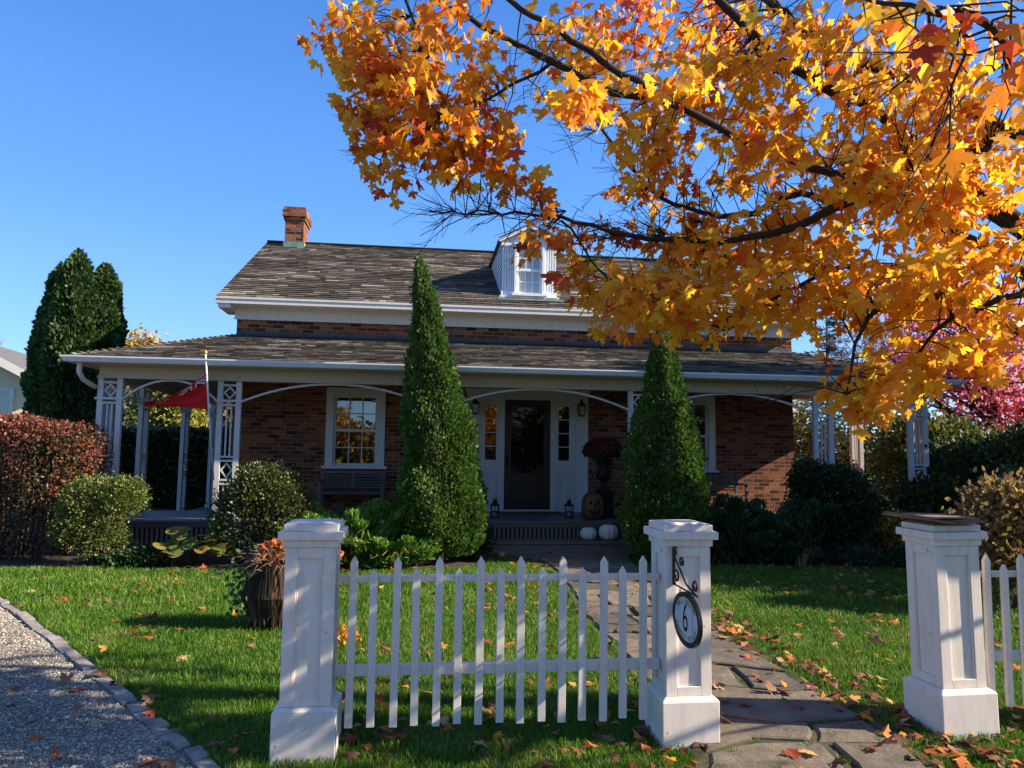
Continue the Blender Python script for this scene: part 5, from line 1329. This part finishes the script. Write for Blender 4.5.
def leafy_tree(name, label, x, y, h, blobs, mat, n_clump=900, per=10, spread=.16, size=(.10, .18), cat='tree', trunk_r=.16, bark=M_bark, group=None, shell=.8, shape=LEAF6_V, faces=LEAF6_F, branches=22):
    e = empty(name, (x, y, 0), 0, label, cat, group); random.seed(int(abs(x) * 100 + abs(y)))
    B = [(b[0]-x, b[1]-y, b[2], b[3], b[4], b[5]) for b in blobs]
    P, O = clump_cloud(B, n_clump, per, spread, shell); n = len(P)
    leaves('crown', P, O*.3 + rdir(n) + np.array([[0, 0, -.2]]), rdir(n), RNG.uniform(*size, n), shape, faces, RNG.random(n), mat, e)
    mb = MB(); top = max(b[2] + b[5]*.3 for b in B); c = np.mean([b[:2] for b in B], axis=0)
    mb.tube([(0, 0, 0), (c[0]*.2, c[1]*.2, top*.35), (c[0]*.7, c[1]*.7, top*.7), (c[0], c[1], top)], [trunk_r, trunk_r*.75, trunk_r*.45, .02], 10)
    for _ in range(branches):
        b = random.choice(B); d = rdir(1)[0]; f = random.uniform(.25, .8); s = Vector((c[0]*f*.8, c[1]*f*.8, top*f)); t = Vector((b[0] + d[0]*b[3]*.9, b[1] + d[1]*b[4]*.9, b[2] + d[2]*b[5]*.8)); t.z = max(t.z, s.z + .1)
        m_ = s.lerp(t, .5) + Vector((random.uniform(-.1, .1), random.uniform(-.1, .1), .1))
        mb.tube([s, m_, t], [trunk_r*.35, trunk_r*.2, .01], 6)
        for _ in range(5):
            q = m_.lerp(t, random.random()); w = q + Vector(rdir(1)[0]) * random.uniform(.3, .7); mb.tube([q, w], [.012, .004], 4)
    mb.build('trunk', bark, e)
    return e

# garden seen through the right porch: sunlit yellow-green shrubs
M_sun = leafmat('sunlit_golden_leaves', [(0, (.10, .12, .02)), (.4, (.26, .25, .04)), (.75, (.52, .40, .10)), (1, (.75, .58, .28))], .5, patch=.6, patch_scale=1)
leafy_tree('lilac', 'sunlit yellow-green tall bush seen through the right side porch', 8.8, 19.5, 3.5, [(8.0, 19.5, 1.3, 1.3, 1, 1.3), (9.6, 19.2, 1.5, 1.3, 1, 1.4), (7.2, 20, 2.0, 1.2, 1, 1.3), (10.6, 19.5, 1.0, 1, 1, 1)], M_sun, 1200, 9, .14, (.08, .13), cat='shrub', trunk_r=.06)
# left garden behind the porch
M_dh = leafmat('dark_hedge_leaves', [(0, (.018, .034, .010)), (.7, (.040, .065, .018)), (1, (.12, .11, .03))], .25)
def back_hedge():
    e = empty('clipped_hedge', (-9.5, 20.5, 0), .05, 'long dark clipped hedge seen through the left porch', 'hedge')
    n = 30000; P = np.stack([RNG.uniform(-4.5, 3.5, n), RNG.uniform(-.6, .6, n), RNG.uniform(.05, 2.0, n)], 1)
    f = RNG.random(n) < .6; P[f, 1] = -.6 + RNG.normal(0, .05, f.sum()); g = (~f) & (RNG.random(n) < .7); P[g, 2] = 2.0 + RNG.normal(0, .05, g.sum())
    leaves('foliage', P, rdir(n), rdir(n), RNG.uniform(.12, .19, n), LEAF6_V, LEAF6_F, RNG.random(n), M_dh, e)
    mb = MB()
    for i in range(12): x_ = -4.2 + .65*i; mb.tube([(x_, 0, 0), (x_ + .1, 0, 1.7)], [.04, .015], 6)
    mb.build('stem', M_bark, e)
back_hedge()
M_or = leafmat('orange_yellow_crown', [(0, (.22, .12, .02)), (.4, (.45, .25, .03)), (.8, (.60, .38, .06)), (1, (.38, .34, .08))], .4, patch=.5, patch_scale=.4)
M_gy = leafmat('green_yellow_crown', [(0, (.09, .14, .02)), (.5, (.24, .25, .04)), (1, (.55, .42, .09))], .4, patch=.6, patch_scale=.4)
M_tan = leafmat('russet_crown', [(0, (.16, .10, .05)), (.5, (.34, .20, .09)), (1, (.50, .32, .16))], .35, patch=.5, patch_scale=.4)
leafy_tree('golden_tree', 'orange-yellow tree top above the left end of the porch roof', -16.2, 34, 8, [(-17.2, 34, 5.7, 1.1, 1.2, 1.1), (-16.2, 34, 4.9, .9, 1.0, .8), (-15.4, 34, 4.2, .8, 1, 1.0), (-18.0, 34, 4.8, 1.0, 1, 1.3)], M_or, 600, 8, .2, (.14, .22), trunk_r=.2)
leafy_tree('green_yellow_tree', 'green and yellow leafy tree behind the left porch post', -11.3, 24, 4.5, [(-11.6, 24, 2.7, 1.0, .8, 1.1), (-11.0, 24, 3.4, .9, .8, .9), (-10.6, 24, 2.4, .8, .8, .7)], M_gy, 600, 9, .15, (.10, .17))
leafy_tree('russet_tree', 'pale russet tree beyond the dark hedge, seen through the left porch', -12.6, 30, 4.3, [(-12.9, 30, 2.6, 1.2, 1, 1.1), (-11.7, 30, 2.8, 1.1, 1, 1.0)], M_tan, 500, 9, .17, (.12, .2))
leafy_tree('olive_tree', 'olive-gold tree beyond the dark hedge beside the brick wall', -10.3, 30, 4.4, [(-10.6, 30, 2.6, 1.2, 1, 1.2), (-9.3, 30, 3.0, 1.3, 1, 1.5)], M_gy, 600, 9, .17, (.12, .2))

def bare_tree(name, label, x, y, h, spread=.5, seed=1, mat=M_bark, r=.14, depth=6, fork=(2, 4), twig=.006):
    rs = random.Random(seed); e = empty(name, (x, y, 0), 0, label, 'tree'); mb = MB()
    def rec(p, d, L, rad, lv):
        q = p + d * L; m_ = p + d * (L * .5) + Vector((rs.uniform(-1, 1), rs.uniform(-1, 1), 0)) * L * .06
        mb.tube([p, m_, q], [rad, rad * .85, rad * .68], 8 if lv < 2 else 4, cap=False)
        if lv >= depth: return
        for _ in range(rs.randint(*fork)):
            nd = (d + Vector((rs.uniform(-1, 1), rs.uniform(-1, 1), rs.uniform(-.3, .6))) * (spread + .08 * lv)).normalized()
            rec(p + d * L * rs.uniform(.6, 1), nd, L * rs.uniform(.6, .82), max(twig, rad * rs.uniform(.5, .68)), lv + 1)
    rec(Vector((0, 0, 0)), Vector((0, 0, 1)), h * .28, r, 0)
    mb.build('branches', mat, e); return e
M_pale = plain('pale_bare_bark', (.24, .20, .18), .9, .2, 4, .3)
M_mauve = plain('mauve_bare_bark', (.30, .20, .24), .9, .2, 4, .3)
bare_tree('bare_tree', 'pale leafless tree above the neighbouring house roof', -28.2, 43, 9.2, .6, 2, M_pale, .13, 6, (2, 4), .010)
bare_tree('bare_tree', 'pinkish leafless tree behind the right porch corner', 12.6, 24, 8.6, .55, 5, M_mauve, .13, 6, (3, 4), .008)
bare_tree('bare_tree', 'second leafless tree further right behind the red maple', 15.8, 26, 8.6, .55, 8, M_mauve, .13, 6, (2, 4), .008)

def spruce(name, label, x, y, h, r, mat, n=9000, seed=3):
    rs = np.random.default_rng(seed); e = empty(name, (x, y, 0), 0, label, 'evergreen tree'); P = []; T = []; mb = MB()
    mb.tube([(0, 0, 0), (0, 0, h * .98)], [.16, .01], 8)
    nb = 150
    for k in range(nb):
        f = (k + .5) / nb; z = h * (.08 + .9 * f); L = r * (1 - f) ** .8 * rs.uniform(.7, 1.1) + .08; a = rs.random() * 6.283
        d = np.array([math.cos(a), math.sin(a), .12]); m_ = int(n / nb * (L / r + .3)); t = rs.random(m_) ** .7; q = np.array([0, 0, z]) + d * (L * t)[:, None]; q[:, 2] -= .25 * L * t ** 1.5 * (1 - f)
        side = np.array([-math.sin(a), math.cos(a), 0]); q += side * (rs.normal(0, .16, m_) * L * (1 - t * .6))[:, None]; P.append(q); T.append(np.tile(d, (m_, 1)) + side * np.sign(rs.normal(size=(m_, 1))) * .7)
        mb.tube([(0, 0, z), tuple(np.array([0, 0, z]) + d * L * .8 - np.array([0, 0, .15 * L]))], [.02, .005], 4)
    P = np.concatenate(P); T = np.concatenate(T); m_ = len(P)
    leaves('foliage', P, T + rs.normal(0, .3, (m_, 3)), np.array([[0, 0, 1.]]) + rs.normal(0, .4, (m_, 3)), rs.uniform(.12, .24, m_), NEED_V, NEED_F, rs.random(m_), mat, e)
    mb.build('trunk', M_bark, e)
spruce('spruce', 'dark green spruce behind the right gable of the house', 10.9, 25.5, 7.4, 1.7, leafmat('spruce_needles', [(0, (.012, .032, .016)), (.6, (.026, .062, .030)), (1, (.05, .10, .045))], .2))

M_red = leafmat('crimson_maple_leaves', [(0, (.50, .06, .09)), (.4, (.72, .14, .18)), (.8, (.85, .32, .34)), (1, (.88, .52, .54))], .55, patch=.5, patch_scale=.5)
leafy_tree('red_maple', 'crimson-leaved maple at the right edge beyond the bushes', 12.6, 18.5, 6.5, [(11.4, 18.5, 3.5, 1.7, 1.4, 1.0), (10.0, 18.3, 3.9, 1.2, 1.2, .6), (12.8, 18.5, 4.4, 1.7, 1.5, 1.3), (10.6, 18.6, 4.9, 1.2, 1.2, .7), (12.3, 18.3, 2.5, 1.7, 1.2, .9)], M_red, 1500, 6, .15, (.08, .14), branches=40, bark=M_bark_dark)

# neighbour's house
def neighbour():  # set back a street further
    h = empty('neighbour_house', (-20.9, 31, 0), .22, 'beige gabled house at the left edge beyond the hedge', 'house'); h.scale = (1.29, 1.29, 1.29); h.location.z = -.4
    mb = MB(); mb.add([(-4.4, 0, 0), (1.0, 0, 0), (1.0, 0, 3.62), (-1.7, 0, 5.0), (-4.4, 0, 3.62)], [(0, 1, 2, 3, 4)]); mb.add([(1.0, 0, 0), (1.0, 7, 0), (1.0, 7, 3.62), (1.0, 0, 3.62)], [(0, 1, 2, 3)])
    mb.add([(-4.4, 0, 0), (-4.4, 7, 0), (-4.4, 7, 3.62), (-4.4, 0, 3.62)], [(3, 2, 1, 0)])
    mb.build('wall', paint('tan_siding', (.66, .52, .34), .1), h)
    mb = MB()
    for s in (-1, 1):
        e = Vector((-1.7 + s * 3.1, 0, 3.40)); p = Vector((-1.7, 0, 5.03)); vs = [(e.x, -.45, e.z), (p.x, -.45, p.z), (p.x, 7.3, p.z), (e.x, 7.3, e.z)]; vs += [(x, y, z + .1) for x, y, z in vs]
        fs = [(0,1,2,3), (7,6,5,4), (0,4,5,1), (1,5,6,2), (2,6,7,3), (3,7,4,0)]; mb.add(vs, fs if s < 0 else [tuple(reversed(q)) for q in fs])
    mb.build('roof', plain('grey_shingles', (.10, .10, .105), .9, .3, 10, .4), h)
    mb = MB()
    for s in (-1, 1): mb.bar((-1.7 + s * 3.1, -.47, 3.36), (-1.7, -.47, 4.99), .035, .24)
    mb.box(.92, 1.06, -.06, .0, 0, 3.5); mb.build('trim', M_white, h)
    w = MB(); w.box(-.85, .08, -.06, -.002, 2.15, 3.42); win = w.build('window', M_white, h)
    mb = MB()
    for i in range(2):
        for j in range(4): mb.box(-.72 + i*.36, -.42 + i*.36, -.068, -.0605, 2.28 + .28*j, 2.5 + .28*j)
    mb.build('pane', M_glass, win)
    mb = MB(); mb.add([(1.05, 3.0, 0), (4.5, 3.0, 0), (4.5, 3.0, 2.9), (1.05, 3.0, 2.9)], [(0, 1, 2, 3)]); mb.build('side_wing_wall', paint('pale_siding', (.5, .45, .36), .1), h)
    mb = MB(); mb.add([(.95, 2.6, 2.85), (4.9, 2.6, 2.85), (4.9, 5.5, 4.4), (.95, 5.5, 4.4)], [(0, 1, 2, 3)]); mb.build('side_wing_roof', plain('wing_shingles', (.14, .14, .15), .9, .3, 10, .4), h)
neighbour()

# ------------------------------------------------------------------ big sugar maple whose boughs hang over the view
TUFTS = [
(-0.49,4.00,3.82, 0.51,0.50,0.30, 54,0.28),(-0.45,4.00,3.42, 0.38,0.45,0.27, 42,0.42),(-0.99,4.10,3.99, 0.28,0.30,0.22, 20,0.35),(-0.20,4.10,3.32, 0.33,0.40,0.22, 28,0.35),
(0.31,4.10,3.89, 0.33,0.50,0.28, 30,0.05),(-0.72,4.00,3.27, 0.19,0.30,0.24, 24,0.55),(-0.79,4.00,3.61, 0.19,0.30,0.24, 22,0.50),(0.03,4.30,3.19, 0.23,0.30,0.08, 6,0.30),
(0.31,3.00,3.15, 0.16,0.30,0.10, 8,0.00),(0.76,4.40,3.58, 0.38,0.50,0.33, 26,0.20),(1.19,4.60,3.91, 0.50,0.60,0.34, 46,0.05),(1.22,7.00,5.83, 0.66,0.80,0.28, 30,0.70),
(1.87,6.50,5.54, 0.52,0.80,0.26, 26,0.60),(1.51,4.30,3.99, 0.46,0.60,0.32, 48,0.00),(2.01,4.40,4.12, 0.47,0.70,0.33, 38,0.05),(0.75,4.30,2.50, 0.41,0.50,0.26, 46,0.15),
(1.13,4.30,2.60, 0.43,0.60,0.32, 62,0.00),(1.62,4.60,2.87, 0.37,0.60,0.31, 52,0.05),(0.34,4.40,2.70, 0.12,0.30,0.22, 8,0.45),(0.57,4.80,3.04, 0.29,0.30,0.16, 10,0.55),
(1.11,4.60,2.96, 0.37,0.40,0.14, 22,0.50),(0.09,4.20,2.85, 0.17,0.30,0.07, 5,0.70),(1.08,5.20,3.50, 0.38,0.50,0.21, 18,0.45),(1.81,5.00,3.65, 0.40,0.60,0.27, 26,0.15),
(2.14,4.20,3.57, 0.45,0.80,0.34, 52,0.00),(2.41,3.90,3.10, 0.39,0.80,0.42, 62,0.00),(2.04,4.40,3.16, 0.36,0.70,0.30, 32,0.10),(2.12,4.00,2.54, 0.51,0.70,0.27, 68,0.05),
(2.47,3.80,2.26, 0.31,0.60,0.28, 30,0.05),(1.86,3.90,1.98, 0.16,0.30,0.22, 24,0.00),(2.24,4.00,2.10, 0.35,0.40,0.16, 30,0.05),(2.40,3.80,3.56, 0.33,0.80,0.31, 42,0.00),
(1.70,4.20,2.50, 0.28,0.50,0.17, 30,0.05),(2.54,3.80,2.69, 0.26,0.70,0.31, 24,0.10),(0.91,1.55,2.55, 0.16,0.18,0.07, 9,0.60),(1.02,1.50,2.45, 0.08,0.18,0.10, 8,0.60),(0.88,1.80,2.74, 0.10,0.20,0.05, 4,0.15),  # nearest tufts: shade is put into the colour as a redder, darker hue
(1.35,3.55,3.15, .30,.15,.14, 14,.1),(1.75,3.5,2.95, .30,.15,.14, 16,.05),(2.1,3.5,2.85, .28,.15,.14, 16,.05),(.75,3.5,3.4, .25,.15,.12, 8,.15),
# crown beyond the right edge and overhead
(4.4,4.0,4.6, 1.5,1.5,1.0, 60,0.1),(5.8,4.4,5.8, 2.0,1.7,1.2, 45,0.1),(4.4,3.0,3.0, 1.0,1.0,.7, 22,0.1),(7.0,3.0,4.0, 1.6,1.4,1.0, 35,0.1),(3.4,4.7,5.7, 1.3,1.2,.8, 40,.1),(1.5,3.8,5.4, 1.5,1.0,.5, 40,.2)]
LIMBS = [
([(5.5,4.5,1.7),(4.2,4.25,2.2),(2.87,4.1,2.63),(2.65,4.0,2.72),(2.11,4.0,3.03),(1.89,3.95,3.08),(1.47,3.9,3.21),(0.99,3.85,3.41),(0.69,3.8,3.53),(0.45,3.8,3.7),(0.23,3.8,3.85),(-0.04,3.8,4.03),(-0.31,3.8,4.2)], .030, .013),
([(0.78,3.85,3.52),(0.53,3.9,3.58),(0.21,4.0,3.79),(-0.11,4.05,3.99),(-0.41,4.1,4.19),(-0.69,4.1,4.34)], .026, .010),
([(5.5,4.5,1.8),(4.3,4.6,2.5),(3.23,4.6,3.02),(2.8,4.6,3.39),(2.28,4.5,3.76),(1.96,4.5,3.93),(1.65,4.5,4.11),(1.52,4.5,4.26),(1.29,4.5,4.5),(1.11,4.5,4.7)], .042, .024),
([(5.5,4.6,2.4),(4.4,4.9,3.4),(3.45,5.0,3.89),(2.79,5.0,4.23),(2.25,5.0,4.43),(2.04,5.0,4.59),(1.84,5.0,4.76),(1.65,5.0,4.93)], .045, .026),
([(2.9,4.05,2.9),(2.34,4.0,3.18),(1.95,4.1,3.06),(1.66,4.2,2.94),(1.34,4.3,2.87),(0.94,4.3,2.87),(0.63,4.3,2.89),(0.27,4.2,2.96),(-0.08,4.2,2.98),(-0.34,4.2,2.99)], .034, .004),
([(2.61,3.95,3.29),(2.35,4.4,3.26),(2.13,4.6,3.2),(1.94,4.9,3.37),(1.56,5.0,3.25),(1.31,5.1,3.31),(0.98,5.2,3.5),(0.63,5.3,3.98),(0.48,5.3,4.21)], .032, .008),
([(4.2,4.2,2.2),(2.78,4.0,2.3),(2.44,4.0,2.46),(2.11,4.0,2.46),(1.87,3.95,2.28),(1.76,3.9,1.95)], .035, .005),
([(4.0,4.25,2.3),(2.94,4.2,2.69),(2.46,4.3,2.71),(2.04,4.3,2.73),(1.69,4.3,2.61),(1.27,4.3,2.33)], .036, .006),
([(4.0,4.1,2.2),(2.84,3.8,2.43),(2.53,3.8,2.42),(2.27,3.9,2.28),(2.1,4.0,2.02)], .028, .005),
([(0.27,4.2,2.96),(0.51,4.3,2.68),(0.75,4.3,2.5)], .008, .003),
([(-0.69,4.1,4.34),(-0.55,4.05,3.88),(-0.65,4.0,3.5),(-0.75,4.0,3.21)], .010, .003),
([(0.21,4.0,3.79),(-0.09,4.0,3.62),(-0.37,4.0,3.5),(-0.59,4.0,3.27)], .011, .003),
([(5.5,4.5,1.9),(3.6,3.2,2.4),(1.53,2.0,2.61),(1.06,1.55,2.51),(0.91,1.55,2.58),(0.8,1.7,2.72)], .016, .004),
([(5.5,4.5,2.6),(5.6,4.4,4.0),(5.8,4.6,5.6),(5.7,4.7,6.6)], .14, .03),
([(5.5,4.5,3.0),(4.2,4.2,4.6),(2.6,4.0,5.4),(1.5,3.9,5.5)], .07, .02),
([(5.5,4.5,2.6),(6.6,3.8,3.6),(7.4,3.2,4.2)], .08, .02)]
M_maple = leafmat('sugar_maple_leaves', [(0, (.88, .58, .04)), (.25, (.84, .46, .03)), (.5, (.78, .33, .02)), (.72, (.70, .19, .02)), (.88, (.60, .09, .025)), (1, (.42, .055, .03))], .62, .45)

def maple():
    rs = np.random.default_rng(77); random.seed(77)
    e = empty('sugar_maple', (5.5, 4.5, 0), 0, 'large sugar maple with golden-orange leaves reaching over from the right', 'tree')
    o0 = np.array([5.5, 4.5, 0])
    mb = MB(); mb.tube([(0, 0, -.05), (0, 0, .3), (.02, 0, 1.2), (0, 0, 2.0), (0, .02, 2.9)], [.30, .22, .19, .18, .14], 16); mb.build('trunk', M_bark_dark, e)
    nodes = []
    for pts, r0, r1 in LIMBS:
        q = smoothline([tuple(np.array(p) - o0) for p in pts], 4) if len(pts) > 2 else [Vector(np.array(p) - o0) for p in pts]
        n = len(q); q = [p + Vector((random.gauss(0, 1), random.gauss(0, 1), random.gauss(0, 1))) * .008 for p in q]
        mb = MB(); rad = [r0 + (r1 - r0) * i / (n-1) for i in range(n)]; mb.tube(q, rad, 8); mb.build('limb', M_bark_dark, e)
        nodes += [(p, r) for p, r in zip(q, rad)]
    NP = np.array([tuple(p) for p, r in nodes])
    P = []; T = []; Sz = []; Rn = []; tw = MB()
    for (cx, cy2, cz, rx, ry, rz, cnt, hue) in TUFTS:
        big = cy2 < 2.2; far = cy2 > 6; outside = cx > 3.3 or cz > 5
        C = norm(rs.normal(size=(cnt, 3))) * rs.random((cnt, 1)) ** .4 * np.array([[rx, ry, rz]]) * .93 + np.array([[cx, cy2, cz]]) - o0
        for c in C:
            # twig to nearest limb point, drooping
            dd = np.linalg.norm(NP - c, axis=1); j = int(np.argmin(dd + rs.random(len(dd)) * .12)); s = Vector(NP[j]); t = Vector(c)
            L = (t - s).length
            if L < (2.2 if outside else .75) and rs.random() < (.5 if outside else .8):
                m_ = s.lerp(t, .35) + Vector((rs.normal(0, .09 * L), rs.normal(0, .09 * L), .10 * L)); m2 = s.lerp(t, .7) + Vector((rs.normal(0, .09 * L), rs.normal(0, .09 * L), .10 * L))
                tw.tube([s, m_, m2, t], [min(nodes[j][1] * .6, .003 + .005 * L), .0032 + .001 * L, .0024, .0015], 4, cap=False)
            k = 6 if not big else 3
            if outside: k = 7
            dirs = norm(rs.normal(size=(k, 3)) + np.array([[0, 0, -.1]])); pet = rs.uniform(.035, .115, (k, 1)) * (1 if not outside else 2.4)
            base = c + dirs * pet
            P.append(base); tip = dirs * .55 + np.array([[0, 0, -.85]]) + rs.normal(0, .22, (k, 3)); T.append(tip)
            Sz.append(rs.uniform(.044, .092, k) * (1.15 if outside else 1) * (.95 if not far else 1.1) * (.78 if big else 1)); Rn.append(np.clip(rs.normal(.34 + .45 * hue, .20, k) + rs.normal(0, .08), 0, 1))
    # bare twigs and fine branching
    for _ in range(240):
        j = rs.integers(len(NP)); s = Vector(NP[j])
        if nodes[j][1] > .05 or s.x > -2.2: continue
        d = Vector(norm(rs.normal(size=(1, 3)) + np.array([[-.9, 0, .1]]))[0]); L = rs.uniform(.15, .55); m_ = s + d * L * .5 + Vector((0, 0, .03)); t = s + d * L + Vector((0, 0, -.04))
        mq = s.lerp(m_, .5) + Vector(rs.normal(0, .02, 3)); mt = m_.lerp(t, .5) + Vector(rs.normal(0, .025, 3)); tw.tube([s, mq, m_, mt, t], [.004, .0034, .0027, .002, .0013], 4, cap=False)
        for _ in range(3):
            q = m_.lerp(t, rs.random()); d2 = (d + Vector(rs.normal(0, .6, 3))).normalized(); tw.tube([q, q + d2 * rs.uniform(.06, .2)], [.002, .0012], 3, cap=False)
    # fine bare sprays at the low bough end
    for b0 in [(-.34, 4.2, 2.99), (-.08, 4.2, 2.98), (.27, 4.2, 2.96), (.63, 4.3, 2.89), (.6, 5.3, 3.98), (.98, 5.2, 3.5), (.3, 4.2, 3.0), (.9, 4.3, 2.9), (1.2, 4.4, 3.0)]:
        for _ in range(7):
            s = Vector(np.array(b0) - o0); d = Vector((-1 + rs.normal(0, .3), rs.normal(0, .5), rs.normal(.0, .45))).normalized(); L = rs.uniform(.15, .42)
            m_ = s + d * L * .5 + Vector((0, 0, -.02)); t = s + d * L; tw.tube([s, m_, t], [.004, .0028, .0014], 4, cap=False)
            for _ in range(4):
                q = s.lerp(t, rs.random()); d2 = (d + Vector(rs.normal(0, .6, 3))).normalized(); tw.tube([q, q + d2 * rs.uniform(.05, .16)], [.002, .0011], 3, cap=False)
    tw.build('twigs', M_bark_dark, e)
    P = np.concatenate(P); T = np.concatenate(T); Sz = np.concatenate(Sz); Rn = np.concatenate(Rn); n = len(P)
    # no leaf nearer than arm's length to the lens
    w = P + o0; ok = np.linalg.norm(w - np.array([0, 0, 1.6]), axis=1) > 1.0; P, T, Sz, Rn = P[ok], T[ok], Sz[ok], Rn[ok]; n = len(P)
    Nn = rs.normal(size=(n, 3)) * np.array([[1, 1, .5]]) + np.array([[0, 0, .45]])
    leaves('crown', P, T, Nn, Sz, MAPLE_V, MAPLE_F, Rn, M_maple, e, curl=.28)
    print('maple leaves', n)
maple()

# street trees across the road, mirrored in the windows; garden trees right of frame that shade the lawn
for k, (x, y, lab) in enumerate([(-5, -14, 'left'), (3, -15, 'middle'), (11, -14, 'right'), (19, -13, 'far right')]):
    leafy_tree('street_maple', 'orange maple across the road behind the viewer, %s one of four' % lab, x, y, 6, [(x, y, 2.2, 3.8, 1.6, 2.2), (x + 3, y, 1.4, 2.4, 1.4, 1.5), (x, y, 4.0, 2.2, 1.5, 1.2)], M_or, 1300, 9, .28, (.22, .36), trunk_r=.2, group='street maples', bark=M_bark_dark)
leafy_tree('garden_tree', 'tall dense tree beyond the right edge, shading the right cedar', 12.5, 11.6, 8.5, [(12.5, 11.6, 5.0, 1.3, 1.1, 1.8), (12.5, 11.6, 7.0, 1.1, 1.0, 1.5), (12.4, 11.5, 3.0, 1.3, 1.1, 1.5)], M_bgd, 1800, 9, .2, (.20, .30))
leafy_tree('garden_tree', 'lower green garden tree just beyond the right edge, shading the lawn', 11.5, 9.0, 6, [(10.6, 9.3, 2.5, 1.5, 1.0, 1.9), (11.2, 10.0, 3.2, 1.5, 1.3, 1.9), (12.3, 10.0, 4.4, 1.6, 1.3, 1.3), (10.5, 9.8, 1.6, 1.4, 1.2, 1.3)], M_bgd, 3000, 9, .2, (.20, .30))
